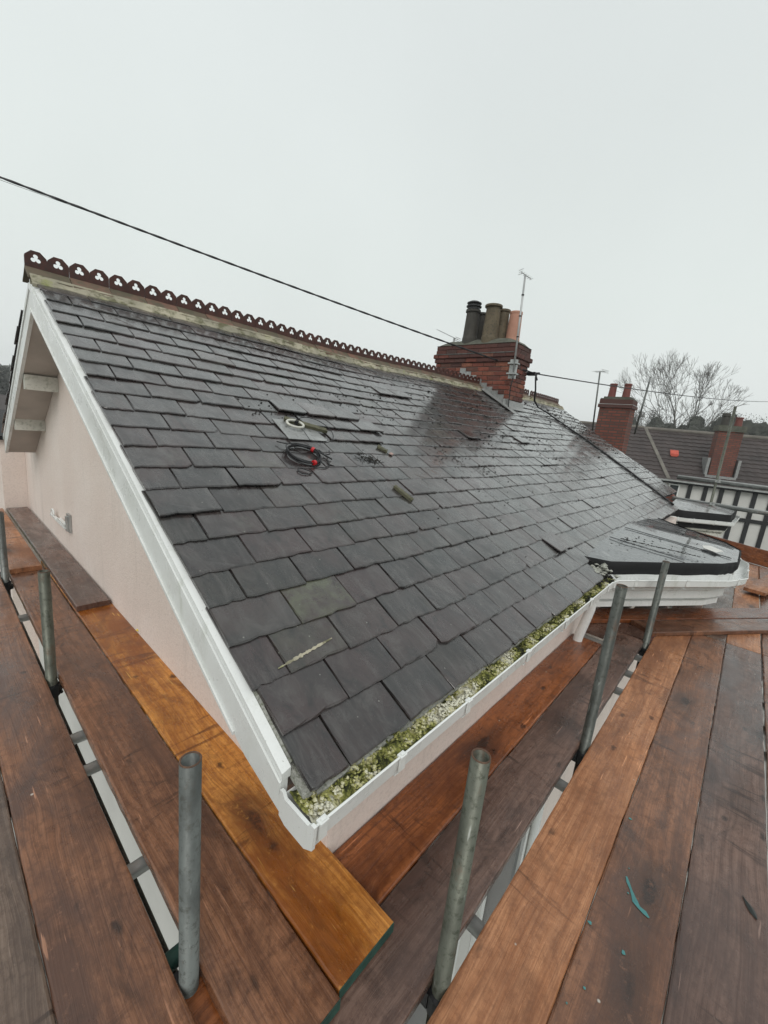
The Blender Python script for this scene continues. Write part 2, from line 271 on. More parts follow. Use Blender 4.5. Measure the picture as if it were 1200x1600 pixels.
# ------------------------------------------------------------------ mesh helpers
class MB:
    def __init__(s): s.v = []; s.f = []; s.tn = []
    def add(s, vs, fs, tone=0.0):
        b = len(s.v); s.v += [tuple(p) for p in vs]; s.f += [tuple(i + b for i in f) for f in fs]; s.tn += [tone] * len(vs); return s
    def box(s, lo, hi, mat=None, tone=0.0):
        x0, y0, z0 = lo; x1, y1, z1 = hi
        vs = [Vector(p) for p in ((x0, y0, z0), (x1, y0, z0), (x1, y1, z0), (x0, y1, z0), (x0, y0, z1), (x1, y0, z1), (x1, y1, z1), (x0, y1, z1))]
        if mat: vs = [mat @ p for p in vs]
        return s.add(vs, [(0, 3, 2, 1), (4, 5, 6, 7), (0, 1, 5, 4), (1, 2, 6, 5), (2, 3, 7, 6), (3, 0, 4, 7)], tone)
    def tube(s, pts, r, n=10, caps=True, closed=False, tone=0.0):
        pts = [Vector(p) for p in pts]; rs = r if isinstance(r, (list, tuple)) else [r] * len(pts); vs = []; fs = []; L = len(pts)
        up = None
        for i, p in enumerate(pts):
            if closed: t = pts[(i + 1) % L] - pts[i - 1]
            else: t = pts[min(i + 1, L - 1)] - pts[max(i - 1, 0)]
            t.normalize()
            if up is None: up = Vector((0, 0, 1)) if abs(t.z) < .9 else Vector((1, 0, 0))
            a = t.cross(up); 
            if a.length < 1e-5: a = t.cross(Vector((0, 1, 0)))
            a.normalize(); b = a.cross(t).normalized(); up = b
            for k in range(n):
                q = 2 * math.pi * k / n; vs.append(p + (a * math.cos(q) + b * math.sin(q)) * rs[i])
        for i in range(L if closed else L - 1):
            j = (i + 1) % L
            for k in range(n):
                m = (k + 1) % n; fs.append((i * n + k, i * n + m, j * n + m, j * n + k))
        if caps and not closed: fs += [tuple(reversed(range(n))), tuple((L - 1) * n + k for k in range(n))]
        return s.add(vs, fs, tone)
    def hollow(s, a, b, r, th=.004, n=24):
        """open-ended tube: outer skin, rim and inner skin"""
        a = Vector(a); b = Vector(b); t = (b - a).normalized(); u = t.cross(Vector((0, 1, 0))).normalized(); w_ = t.cross(u); vs = []; fs = []
        for p, rr in ((a, r), (b, r), (b, r - th), (b - t * min(.5, (b - a).length * .8), r - th)):
            for k in range(n): q = 2 * math.pi * k / n; vs.append(p + (u * math.cos(q) + w_ * math.sin(q)) * rr)
        for i in range(3):
            for k in range(n): m = (k + 1) % n; fs.append((i * n + k, i * n + m, (i + 1) * n + m, (i + 1) * n + k))
        fs.append(tuple(3 * n + k for k in range(n)))
        return s.add(vs, fs)
    def lathe(s, prof, c=(0, 0, 0), n=20, mat=None):
        vs = []; fs = []; c = Vector(c)
        for r, z in prof:
            for k in range(n):
                q = 2 * math.pi * k / n; p = Vector((r * math.cos(q), r * math.sin(q), z)); vs.append((mat @ p if mat else p) + c)
        for i in range(len(prof) - 1):
            for k in range(n): m = (k + 1) % n; fs.append((i * n + k, i * n + m, (i + 1) * n + m, (i + 1) * n + k))
        return s.add(vs, fs)
    def prism(s, poly, ex, mat=None, tone=0.0):
        """poly: 3D points (planar), ex: extrusion vector"""
        a = [Vector(p) for p in poly]; ex = Vector(ex); n = len(a); vs = a + [p + ex for p in a]
        if mat: vs = [mat @ p for p in vs]
        nrm = Vector((0, 0, 0))
        for i in range(n): nrm += a[i].cross(a[(i + 1) % n])
        flip = nrm.dot(ex) > 0
        fs = [tuple(range(n)), tuple(range(2 * n - 1, n - 1, -1))] if not flip else [tuple(reversed(range(n))), tuple(range(n, 2 * n))]
        for i in range(n):
            j = (i + 1) % n; fs.append((i, j, j + n, i + n) if flip else (j, i, i + n, j + n))
        return s.add(vs, fs, tone)
    def mesh(s, name, mat, smooth=False, tone=False):
        m = bpy.data.meshes.new(name); m.from_pydata(s.v, [], s.f); m.materials.append(mat)
        if smooth: m.shade_smooth()
        if tone:
            at = m.attributes.new('tone', 'FLOAT', 'POINT'); at.data.foreach_set('value', s.tn)
        m.update(); return m
ROOTW = {}
def link(name, mesh, parent=None, world=None, label=None, kind=None):
    o = bpy.data.objects.new(name, mesh); COL.objects.link(o); W = world or Matrix.Identity(4)
    if parent is not None:
        o.parent = parent; pw = ROOTW[parent.name]; o.matrix_local = pw.inverted() @ W
    else: o.matrix_world = W
    ROOTW[o.name] = W
    if label: o['label'] = label
    if kind: o['kind'] = kind
    return o
def part(name, mb, mat, parent, smooth=False, tone=False, label=None, kind=None, world=None):
    return link(name, mb.mesh(name, M[mat] if isinstance(mat, str) else mat, smooth, tone), parent, world, label, kind)
def thing(name, label, cat, loc=(0, 0, 0), rz=0, group=None):
    o = bpy.data.objects.new(name, None); COL.objects.link(o); W = Matrix.Translation(loc) @ Matrix.Rotation(rz, 4, 'Z'); o.matrix_world = W
    o.empty_display_size = .3; ROOTW[o.name] = W; o['label'] = label; o['category'] = cat
    if group: o['group'] = group
    return o
def solo(name, mb, mat, label, cat, world=None, smooth=False, tone=False, group=None, kind=None):
    o = link(name, mb.mesh(name, M[mat] if isinstance(mat, str) else mat, smooth, tone), None, world, label, kind)
    if cat: o['category'] = cat
    if group: o['group'] = group
    return o
def structure(name, mb, mat, **k):
    o = link(name, mb.mesh(name, M[mat], k.get('smooth', False)), None, None, None, 'structure'); return o
def frame(o, ex, ey, ez=None):
    ex = Vector(ex).normalized(); ez = Vector(ez).normalized() if ez else ex.cross(Vector(ey)).normalized(); ey = ez.cross(ex)
    return Matrix(((ex.x, ey.x, ez.x, o[0]), (ex.y, ey.y, ez.y, o[1]), (ex.z, ey.z, ez.z, o[2]), (0, 0, 0, 1)))

# ------------------------------------------------------------------ ground
g = MB(); g.box((-330, -330, GZ - .3), (330, 330, GZ)); structure('ground', g, 'ground')
g = MB(); g.box((-9, -9, GZ), (16, 12, GZ + .03)); structure('forecourt', g, 'concrete')
g = MB(); g.box((16.2, -60, GZ + .004), (20.4, 60, GZ + .034)); structure('road', g, 'asphalt')
g = MB(); g.box((16, -60, GZ), (16.2, 60, GZ + .13)); g.box((20.4, -60, GZ), (20.6, 60, GZ + .13)); structure('kerb', g, 'concrete')

# ------------------------------------------------------------------ roof shape
S, Y0, Z0, YR = .54, .68, -.98, 3.86
def rise(x):
    if x < 3: return 0.0
    return min(.17, .018 * (x - 3) + .0022 * (x - 3) ** 2)
def roofz(x, y):
    t = max(0, min(1, (y - Y0) / (YR - Y0)))
    n = noise.noise(Vector((x * .55, y * .7, 3.3))) * .022 + noise.noise(Vector((x * 1.9, y * 1.7, 8))) * .006
    return Z0 + S * (y - Y0) + rise(x) * t + n * min(1, t * 6) 
RZ = roofz(1, YR)
def ridge(x): return Z0 + S * (YR - Y0) + rise(x) + noise.noise(Vector((x * .55, YR * .7, 3.3))) * .02
PARTY = 8.75; XV = .60; XFAR = 10.65
CHX0, CHX1, CHY0, CHY1 = 6.62, 7.22, 3.30, 4.84

house = thing('terraced_house', 'pink rendered end house with a wet slate roof, white bargeboards and tall chimney stack', 'house', (4, 3, GZ))
nbr = thing('neighbouring_house', 'next house of the terrace beyond the draped black cable, its slate roof strewn with moss', 'house', (10, 3, GZ))

# walls
wl = MB()
gp = [(.82, .815, GZ), (.82, 6.5, GZ), (.82, 6.5, -.62), (.82, 5.85, -.55), (.82, YR, .60), (.82, .815, -1.02)]
wl.prism(gp, (.25, 0, 0)); wl.box((1.07, .815, GZ), (PARTY, 1.05, -1.03)); wl.box((1.07, 6.25, GZ), (PARTY, 6.5, -.7))
part('wall', wl, 'wall', house)
mb = MB(); mb.box((.80, .795, GZ), (.819, 6.4, -1.95)); mb.box((.80, .795, GZ), (3.6, .8145, -1.95)); part('wall_plinth', mb, 'wall_white', house, label='greyish white lower storey below the boards')
for wx in (1.25, 2.35):
    mb = MB(); mb.box((wx, .76, -4.6), (wx + .06, .794, -2.6)); mb.box((wx + .75, .76, -4.6), (wx + .81, .794, -2.6)); mb.box((wx, .76, -2.6), (wx + .81, .794, -2.54)); mb.box((wx - .05, .70, -4.68), (wx + .86, .794, -4.61)); wi = part('window', mb, 'white', house); part('pane', MB().box((wx + .06, .785, -4.6), (wx + .75, .792, -2.6)), 'glass', wi)
wg = MB(); wg.box((.60, 6.505, GZ), (4.4, 14, -.60)); part('rear_wing', wg, 'wall', house)
wg = MB(); wg.box((.56, 6.46, -.597), (4.4, 14, -.55)); part('wing_coping', wg, 'felt_black', house)
wl = MB(); wl.box((PARTY + .01, .95, GZ), (XFAR - .1, 1.2, -1.0)); wl.box((PARTY + .01, 6.25, GZ), (XFAR - .1, 6.5, -.7)); part('wall', wl, 'wall', nbr)
# roof body (underlay sheet under the slates) + rear slope
def roof_sheet(x0, x1, y0, drop=.022):
    mb = MB(); nx = max(2, int((x1 - x0) / .4)); ys = [y0 + (YR - y0) * j / 8 for j in range(9)]
    vs = []; fs = []
    rows = []
    for i in range(nx + 1):
        x = x0 + (x1 - x0) * i / nx
        col = [(x, y, roofz(x, y) - drop) for y in ys] + [(x, YR + .001, ridge(x) - drop), (x, 5.86, -.47 + rise(x) * .3)]
        low = [(x, y, z - .07) for (_, y, z) in col]
        rows.append(col + low[::-1])
    n = len(rows[0])
    for r_ in rows: vs += r_
    for i in range(nx):
        for k in range(n): m = (k + 1) % n; fs.append((i * n + k, (i + 1) * n + k, (i + 1) * n + m, i * n + m))
    fs.append(tuple(range(n))); fs.append(tuple(reversed([nx * n + k for k in range(n)])))
    return mb.add(vs, fs)
roof = part('roof', roof_sheet(XV + .02, PARTY - .005, .86), 'felt', house)
roofn = part('roof', roof_sheet(PARTY + .005, XFAR - .05, 1.16), 'felt', nbr)
rear = MB()
for k in range(10):       # rear slates seen edge on at the verge
    y = 5.95 - k * .165; z = -.50 + (5.95 - y) * .62
    rear.box((XV - .035 + RND.random() * .02, y - .24, -.004), (PARTY, y, .006), Matrix.Translation((0, 0, 0)) @ Matrix.Translation((0, y, z + .03)) @ Matrix.Rotation(-math.atan(.62) + .05, 4, 'X') @ Matrix.Translation((0, -y, 0)))
part('rear_slates', rear, 'slate', roof, kind='stuff')

# ------------------------------------------------------------------ slates
def slate_mesh(seed, W=.264, L=.34, T=.0088):
    r = random.Random(seed); mb = MB(); n = 9; pts = []
    cornerL = r.random() < .12; cornerR = r.random() < .12
    for i in range(n):
        x = -W / 2 + W * i / (n - 1); y = r.uniform(-.0026, .0026) + (.0035 if r.random() < .15 else 0)
        if cornerL and i == 0: y += r.uniform(.008, .025)
        if cornerR and i == n - 1: y += r.uniform(.008, .025)
        pts.append((x, y))
    pts += [(W / 2 + r.uniform(-.002, .001), L * .28), (W / 2 + r.uniform(-.002, .001), L * .6), (W / 2, L), (-W / 2, L), (-W / 2 + r.uniform(-.001, .002), L * .6), (-W / 2 + r.uniform(-.001, .002), L * .28)]
    m = len(pts); top = []
    for i, (x, y) in enumerate(pts):
        ins = .0035 + r.random() * .004 if i < n else .002
        yy = y + (ins if i < n else 0); xx = x + (ins * .6 if x < -W * .45 else -ins * .6 if x > W * .45 else 0)
        top.append((xx, yy, T * .5 + r.uniform(-.0006, .0006)))
    mid = [(x, y, T * .18) for x, y in pts]; bot = [(x, y, -T * .5) for x, y in pts]
    vs = top + mid + bot; fs = [tuple(range(m))]
    for a in (0, 1):
        for i in range(m): j = (i + 1) % m; fs.append((a * m + j, a * m + i, (a + 1) * m + i, (a + 1) * m + j))
    mb.add(vs, fs); return mb
variants = [slate_mesh(i) for i in range(16)]
vmesh = [v.mesh('slate', M['slate']) for v in variants]
GAUGE = .1405
rows = []
y = .682
k = 0
while y < YR - .10:
    rows.append(y); y += GAUGE + (.004 if k % 3 == 0 else -.002) ; k += 1
allsl = []
lift = {  # patches of lifted or slipped slates: (x range, y range) -> lift at the tail
    (1.75, 2.35, 2.50, 2.62): .018, (1.85, 2.50, 2.36, 2.46): .020, (1.95, 2.35, 2.18, 2.32): .010, (3.3, 3.8, 3.0, 3.12): .016, (3.4, 3.8, 2.80, 2.92): .020,
    (4.0, 4.35, 2.25, 2.38): .022, (3.15, 3.5, .93, 1.0): .024, (5.2, 5.5, 2.25, 2.4): .016}
rs = random.Random(11)
for k, y in enumerate(rows):
    x = XV - .006 + (.018 if k < 2 else 0) + rs.uniform(-.007, .007); first = True; endx = XFAR
    xs = []
    off = .5 if k % 2 == 0 else 1.0
    while x < endx:
        wd = rs.uniform(.250, .276)
        if first: wd *= off
        first = False
        xs.append((x, wd)); x += wd + .0062
    for (x, wd) in xs:
        xc = x + wd / 2; yy = y + rs.uniform(-.004, .004) + .010 * noise.noise(Vector((xc * .5, k * .9, 0)))
        if k == 0 and 3.45 < xc: continue
        if k < 3 and xc > PARTY + .1: continue
        if xc > XFAR - .12: continue
        if CHX0 - .12 < xc < CHX1 + .12 and yy > CHY0 - .12: continue
        lf = 0
        for (a, b, c, d), v in lift.items():
            if a < xc < b and c < yy < d: lf = v * rs.uniform(.7, 1.1)
        if rs.random() < .04: lf = max(lf, rs.uniform(.003, .007))
        z = roofz(xc, yy)
        n_ = 6.0
        tn = Vector((0, 1, S + rise(xc) / 3.1)).normalized(); nx_ = Vector((1, 0, (roofz(xc + .1, yy) - roofz(xc - .1, yy)) / .2)).normalized()
        nz_ = nx_.cross(tn).normalized()
        yaw = rs.gauss(0, .006) + (rs.gauss(0, .03) if lf > .02 else 0); tilt = .054 + lf / .3 * .9
        Mx = frame((xc, yy, z), nx_, tn, nz_) @ Matrix.Translation((0, 0, .015 + lf + rs.uniform(0, .003))) @ Matrix.Rotation(yaw, 4, 'Z') @ Matrix.Rotation(-tilt, 4, 'X') @ Matrix.Rotation(rs.gauss(0, .006), 4, 'Y')
        Mx = Mx @ Matrix.Diagonal((wd / .264, 1, 1 + rs.random() * .5, 1))
        allsl.append((Vector((xc, yy, z)).length, Mx, rs.randrange(16), xc, yy, k))
allsl.sort(key=lambda a: a[0])
def stuff_slates(lst):
    mb = MB()
    for d, Mx, vi, xc, yy, k in lst:
        mb.add([Mx @ Vector(p) for p in variants[vi].v], variants[vi].f, rs.random())
    return mb
mine = [a for a in allsl if a[3] < PARTY]; theirs = [a for a in allsl if a[3] >= PARTY]
a_near = None
for i, (d, Mx, vi, xc, yy, k) in enumerate(mine[:300]):
    o = link('slate', vmesh[vi], roof, Mx)
    if a_near is None and .83 < xc < 1.12 and 1.06 < yy < 1.15:
        a_near = o
        o['lichen'] = .9; o['label'] = 'slate with a green lichen bloom'
    elif (.7 < xc < .96 and k == 2): o['lichen'] = .25
    elif rs.random() < .04: o['lichen'] = rs.uniform(.1, .3)
part('farther_slates', stuff_slates(mine[300:]), 'slate', roof, tone=True, kind='stuff')
part('slates', stuff_slates(theirs), 'slate', roofn, tone=True, kind='stuff')
# lichen streak on one slate
st = MB(); pa = Vector((.70, .985, 0)); pb = Vector((.945, 1.01, 0)); pts = []
for i in range(41):
    f = i / 40; p = pa.lerp(pb, f); wdt = (.002 + .0045 * math.sin(f * 3.1)) * rs.uniform(.4, 1.2)
    pts.append((p, wdt))
vs = []; fs = []
for p, wdt in pts:
    for sgn in (-1, 1): yy = p.y + wdt * sgn; vs.append((p.x, yy, roofz(p.x, yy) + .0245))
for i in range(40): fs.append((2 * i, 2 * i + 2, 2 * i + 3, 2 * i + 1))
st.add(vs, fs, .92); part('lichen_streak', st, 'mortar', roof, tone=True, label='pale lichen streak across a slate')

# ------------------------------------------------------------------ ridge: crested tiles and mortar
def trefoil(cx, cz, a=.0135, d=.0155, n=36):
    pts = []
    for i in range(n):
        q = 2 * math.pi * i / n + .01; best = 0; dx, dz = math.cos(q), math.sin(q)
        for j in range(3):
            ang = math.pi / 2 + j * 2 * math.pi / 3; px, pz = d * math.cos(ang), d * math.sin(ang); b = dx * px + dz * pz; disc = b * b - (d * d - a * a)
            if disc > 0 and b > 0: best = max(best, b + math.sqrt(disc))
        pts.append((cx + dx * max(best, .008), cz + dz * max(best, .008)))
    return pts
def crest_mesh():
    mb = MB(); w_ = .119; 
    for c in range(2):
        x0 = .001 + c * .1205; t = .006
        out = [(x0, 0), (x0 + w_, 0), (x0 + w_, .062), (x0 + w_ - .003, .073), (x0 + w_ * .70, .104), (x0 + w_ * .30, .104), (x0 + .003, .073), (x0, .062)]
        if c: out[0] = (x0 - .003, 0)
        hole = trefoil(x0 + w_ / 2, .056)
        o3 = [Vector((a, 0, b)) for a, b in out]; h3 = [Vector((a, 0, b)) for a, b in reversed(hole)]
        tris = tessellate_polygon([o3, h3]); allp = o3 + h3; n = len(allp)
        vs = [p + Vector((0, -t, 0)) for p in allp] + [p + Vector((0, t, 0)) for p in allp]
        fs = []
        for a, b, c_ in tris:
            nn = (allp[b] - allp[a]).cross(allp[c_] - allp[a])
            if nn.y > 0: a, b = b, a
            fs += [(a, b, c_), (n + b, n + a, n + c_)]
        for st_, cnt in ((0, len(o3)), (len(o3), len(h3))):
            for i in range(cnt): j = (i + 1) % cnt; fs.append((st_ + j, st_ + i, n + st_ + i, n + st_ + j))
        mb.add(vs, fs)
    return mb
def wing_mesh():
    mb = MB(); L = .239; wy = .105; a = math.atan(S)
    prof = [(-wy, -wy * .62), (-wy * .5, -wy * .31), (-.014, 0.0), (0, .012), (.014, 0.0), (wy * .5, -wy * .31), (wy, -wy * .62)]
    lo = [(y_, z_ - .014) for y_, z_ in prof[::-1]]
    pl = [Vector((0, y_, z_)) for y_, z_ in prof + lo]; mb.prism(pl, (L, 0, 0)); return mb
crest = crest_mesh().mesh('crest', M['terra']); wing = wing_mesh().mesh('ridge_tile', M['terra_wing'])
def ridge_run(x0, x1, parent, big=True):
    x = x0
    while x < x1 - .1:
        zr = ridge(x + .12) + .055; Mx = Matrix.Translation((x, YR, zr)) @ Matrix.Rotation(rs.gauss(0, .008), 4, 'X') @ Matrix.Rotation(-math.atan((ridge(x + .3) - ridge(x)) / .3) + rs.gauss(0, .010), 4, 'Y')
        o = link('ridge_tile', wing, parent, Mx)
        link('ridge_crest', crest, parent, Mx @ Matrix.Translation((0, 0, .009)))
        x += .243
    mb = MB(); n = int((x1 - x0) / .05); vs = []; fs = []
    for i in range(n + 1):
        xx = x0 + .01 + (x1 - x0 - .01) * i / n; zz = ridge(xx)
        yo = YR - .140 - .03 * noise.noise(Vector((xx * 6, 0, 0))) - .02 * rs.random() * rs.random(); yi = YR - .09
        zo = roofz(xx, yo) + .012
        vs += [(xx, yo, zo - .01), (xx, yo, zo + .010), (xx, yo + .02, zo + .028), (xx, yi, ridge(xx) + .055 - .105 * .62 + .014 + .004), (xx, yi, zz - .06)]
    for i in range(n):
        for k_ in range(4): fs.append((i * 5 + k_, (i + 1) * 5 + k_, (i + 1) * 5 + k_ + 1, i * 5 + k_ + 1))
    mb.add(vs, fs); part('ridge_mortar', mb, 'mortar', parent)
ridge_run(.555, CHX0 - .02, roof)
ridge_run(CHX1 + .02, PARTY - .01, roof)
ridge_run(PARTY + .01, XFAR - .1, roofn)

# ------------------------------------------------------------------ verge: bargeboards, soffit, purlins
def barge(y0, z0, y1, z1, hang, x=.575, th=.022, eave=None):
    mb = MB(); p = [(x, y0, z0), (x, y1, z1), (x, y1, z1 - hang), (x, y0, z0 - hang)]
    if eave: p = p[:3] + eave
    mb.prism(p, (th, 0, 0)); return mb
bz = lambda y_: roofz(.7, y_)
part('bargeboard', barge(.768, -.968, YR, bz(YR) - .035, .175, eave=[(.575, .955, -1.015), (.575, .768, -1.068)]), 'white', house)
part('bargeboard', barge(YR, bz(YR) - .035, 5.80, -.50, .17), 'white', house)
mb = MB()   # thin upper verge strip
mb.prism([(.568, .766, -.968), (.568, YR, bz(YR) - .036), (.568, YR, bz(YR) - .072), (.568, .766, -1.004)], (.0065, 0, 0))
mb.prism([(.568, YR + .001, bz(YR) - .036), (.568, 5.82, -.50), (.568, 5.82, -.535), (.568, YR + .001, bz(YR) - .072)], (.0065, 0, 0)); part('verge_trim', mb, 'white', house)
mb = MB(); mb.prism([(.568, 1.02, -.970 ), (.568, YR, bz(YR) - .196), (.568, YR, bz(YR) - .208), (.568, 1.02, -.982)], (.0065, 0, 0)); part('drip_bead', mb, 'white', house)
mb = MB()
vs = []; 
prof = [(.80, -1.07), (YR, bz(YR) - .19), (5.80, -.66)]
mb.prism([(.598, *prof[0]), (.598, *prof[1]), (.598, *prof[2]), (.598, prof[2][0], prof[2][1] + .03), (.598, prof[1][0], prof[1][1] + .03), (.598, prof[0][0], prof[0][1] + .03)], (.22, 0, 0))
part('soffit', mb, 'soffit', house)
mb = MB(); n = 24; vs = []; fs = []      # white capping strip beside the verge slates
for i in range(n + 1):
    yy = .766 + (YR - .766) * i / n; zz = roofz(.6, yy); vs += [(.5755, yy, zz - .034), (.5755, yy, zz - .012), (.604, yy, zz - .004), (.604, yy, zz - .034)]
for i in range(n):
    for k_ in range(4): q = (k_ + 1) % 4; fs.append((i * 4 + q, i * 4 + k_, (i + 1) * 4 + k_, (i + 1) * 4 + q))
fs += [(0, 1, 2, 3), tuple(n * 4 + k_ for k_ in (3, 2, 1, 0))]; mb.add(vs, fs); part('verge_capping', mb, 'white', house)
mb = MB(); mb.prism([(.606, .705, -.986), (.606, .88, -.898), (.606, .88, -.93), (.606, .705, -1.004)], (2.85, 0, 0)); part('eaves_bedding', mb, 'cement', house)
mbm = MB(); vs = []   # ragged mortar under verge slates
fs = []; n = 90
for i in range(n + 1):
    yy = .77 + (YR - .77) * i / n; zz = roofz(.62, yy); j = rs.uniform(-.004, .004)
    vs += [(.6045, yy, zz - .03), (.6045 + abs(j) * .5, yy, zz + .002 + rs.uniform(-.003, .003)), (.63, yy, zz + .003)]
for i in range(n): fs += [(i * 3, i * 3 + 1, i * 3 + 4, i * 3 + 3), (i * 3 + 1, i * 3 + 2, i * 3 + 5, i * 3 + 4)]
mbm.add(vs, fs); part('verge_mortar', mbm, 'cement', house)
for yy, zz in ((4.55, .06), (5.22, -.32)):
    mb = MB(); mb.box((.60, yy - .035, zz - .06), (.818, yy + .035, zz + .06)); part('purlin_end', mb, 'white_old', house)

# ------------------------------------------------------------------ gutter with brackets, downpipe
gut = MB()
GX0, GX1 = .575, 3.50
pf = [(.757, -1.000), (.757, -1.062), (.735, -1.072), (.652, -1.072), (.630, -1.058), (.625, -1.003), (.620, -.998), (.625, -.995), (.630, -1.001), (.635, -1.056), (.654, -1.067), (.733, -1.067), (.752, -1.059), (.753, -1.000)]
gut.prism([(GX0, a, b) for a, b in pf], (GX1 - GX0, 0, 0)); 
gutter = part('gutter', gut, 'white', house)
mb = MB(); mb.prism([(GX0 - .006, .762, -.985), (GX0 - .006, .762, -1.068), (GX0 - .006, .735, -1.080), (GX0 - .006, .650, -1.080), (GX0 - .006, .618, -1.060), (GX0 - .006, .614, -.988), (GX0 - .006, .628, -.988), (GX0 - .006, .64, -1.0), (GX0 - .006, .74, -1.0), (GX0 - .006, .75, -.985)], (.010, 0, 0))
part('gutter_end_cap', mb, 'white', gutter)
brk = MB(); brk.box((-.014, -.0035, -.050), (.014, .001, .001)); brk.box((-.014, -.008, -.0005), (.014, .012, .006)); brk.box((-.007, -.004, .006), (.007, .006, .010)); brk.box((-.014, .012, -.0765), (.014, .10, -.0745))
bm_ = brk.mesh('gutter_bracket', M['white'])
for bx in (.605, .925, 1.33, 1.9, 2.45, 2.95, 3.40): link('gutter_bracket', bm_, gutter, Matrix.Translation((bx, .622, -1.0)))
mb = MB(); mb.box((.83, .7645, -1.14), (3.62, .812, -.99)); part('fascia', mb, 'white_old', house)
mb = MB(); mb.tube([(3.33, .70, -1.076), (3.33, .70, -1.20), (3.33, .715, -1.30), (3.33, .74, -1.44), (3.33, .755, -1.6), (3.33, .755, GZ + .03)], .034, 16); mb.tube([(3.33, .70, -1.076), (3.33, .70, -1.13)], .046, 16)
part('downpipe', mb, 'white', house, smooth=False)
# mortar line between slates and gutter (eaves fillet)
mb = MB(); vs = []; fs = []; n = 120
for i in range(n + 1):
    xx = .64 + (3.42 - .64) * i / n; j = .010 * noise.noise(Vector((xx * 9, 1, 0))) + rs.uniform(-.003, .003)
    vs += [(xx, .735, -.985), (xx, .710, -.984 + j * .2), (xx, .690 + j * .6, -.994 + j * .2), (xx, .694 + j, -1.008)]
for i in range(n):
    for k_ in range(3): fs.append((i * 4 + k_, (i + 1) * 4 + k_, (i + 1) * 4 + k_ + 1, i * 4 + k_ + 1))
mb.add(vs, fs); part('eaves_fillet', mb, 'cement', house)

def blob(mb, c, r, tone, squash=.7, rr=rs):
    vs = [(0, 0, 1), (0, 0, -1)] + [(math.cos(a), math.sin(a), .1) for a in (0, 1.26, 2.5, 3.77, 5.03)]
    ax = rr.random() * 6.28; ca, sa = math.cos(ax), math.sin(ax); q = []
    for x, y, z in vs:
        s_ = r * rr.uniform(.6, 1.25); x, y = x * ca - y * sa, x * sa + y * ca; q.append((c[0] + x * s_, c[1] + y * s_, c[2] + z * s_ * squash))
    mb.add(q, [(0, 2 + i, 2 + (i + 1) % 5) for i in range(5)] + [(1, 2 + (i + 1) % 5, 2 + i) for i in range(5)], tone)
gm = MB(); vs = []; fs = []; n = 520; mrow = 8
for i in range(n + 1):
    xx = .592 + (3.66 - .592) * i / n
    for j in range(mrow + 1):
        yy = .6335 + .118 * j / mrow; h = noise.noise(Vector((xx * 9, yy * 12, 0))) * .022 + noise.noise(Vector((xx * 34, yy * 34, 4))) * .020 + noise.noise(Vector((xx * 90, yy * 90, 1))) * .005
        tn = .50 + noise.noise(Vector((xx * 7, yy * 16, 7))) * .55 + noise.noise(Vector((xx * 45, yy * 45, 2))) * .35 - max(0, xx - 1.6) * .11 
        gm.v.append((xx, yy, -1.020 + h * .8 + .010 * math.sin(math.pi * j / mrow) + (.006 if j > 5 else 0))); gm.tn.append(max(0, min(1, tn)))
for i in range(n):
    for j in range(mrow): a = i * (mrow + 1) + j; gm.f.append((a, a + mrow + 1, a + mrow + 2, a + 1))
for i in range(7000):
    xx = rs.uniform(.60, 3.62); yy = rs.uniform(.638, .735); h = noise.noise(Vector((xx * 9, yy * 12, 0))) * .016
    tn = .56 + noise.noise(Vector((xx * 7, yy * 16, 7))) * .75 + rs.gauss(0, .12) - max(0, xx - 1.6) * .11
    if noise.noise(Vector((xx * 26, yy * 26, 3))) < -.12: continue
    blob(gm, (xx, yy, -1.004 + h + .008 * noise.noise(Vector((xx * 26, yy * 26, 3))) + rs.uniform(-.004, .006)), rs.uniform(.0025, .0085), max(0, min(1, tn + .06)), .9)
o = solo('gutter_moss', gm, 'moss', 'yellow green moss and pale grit filling the white gutter', 'moss', tone=True, kind='stuff')

# ------------------------------------------------------------------ chimney stack
def pot(name, x, y, z, r, h, mat, parent, rim=1.12, lean=(0, 0), cowl=False, n=20):
    mb = MB(); W = Matrix.Translation((x, y, z)) @ Matrix.Rotation(lean[0], 4, 'X') @ Matrix.Rotation(lean[1], 4, 'Y')
    mb.lathe([(r * 1.06, -.12), (r * 1.06, .02), (r * 1.0, .06), (r * .88, h - .06), (r * .88, h - .045), (r * rim * .92, h - .035), (r * rim * .92, h - .008), (r * rim * .88, h), (r * .74, h), (r * .72, h - .25), (0, h - .25)], n=n)
    p = part(name, mb, mat, parent, smooth=False, world=W)
    if cowl:
        mb = MB(); mb.lathe([(r * .95, h - .03), (r * 1.0, h + .01), (r * .8, h + .02), (r * .8, h + .05), (r * 1.05, h + .055), (r * 1.05, h + .07), (r * .75, h + .08), (r * .75, h + .105), (r * 1.0, h + .11), (r * 1.0, h + .125), (r * .6, h + .15), (0, h + .155)], n=n)
        part('cowl', mb, 'black', p if False else parent, world=W)
    return p
brick = MB(); b = .0035
def cbox(l, w_, h, c=.004):
    mb = MB(); L, W_, H = l / 2, w_ / 2, h / 2
    vs = []
    for z, k_ in ((-H, c), (-H + c, 0), (H - c, 0), (H, c)):
        vs += [(-L + k_, -W_ + k_, z), (L - k_, -W_ + k_, z), (L - k_, W_ - k_, z), (-L + k_, W_ - k_, z)]
    fs = [(3, 2, 1, 0), (12, 13, 14, 15)]
    for a in range(3):
        for i in range(4): j = (i + 1) % 4; fs.append((a * 4 + i, a * 4 + j, a * 4 + 4 + j, a * 4 + 4 + i))
    return mb.add(vs, fs)
bfull = cbox(.215, .1025, .065).mesh('brick', M['brick']); bdark = cbox(.215, .1025, .065).mesh('brick', M['brick_dark'])
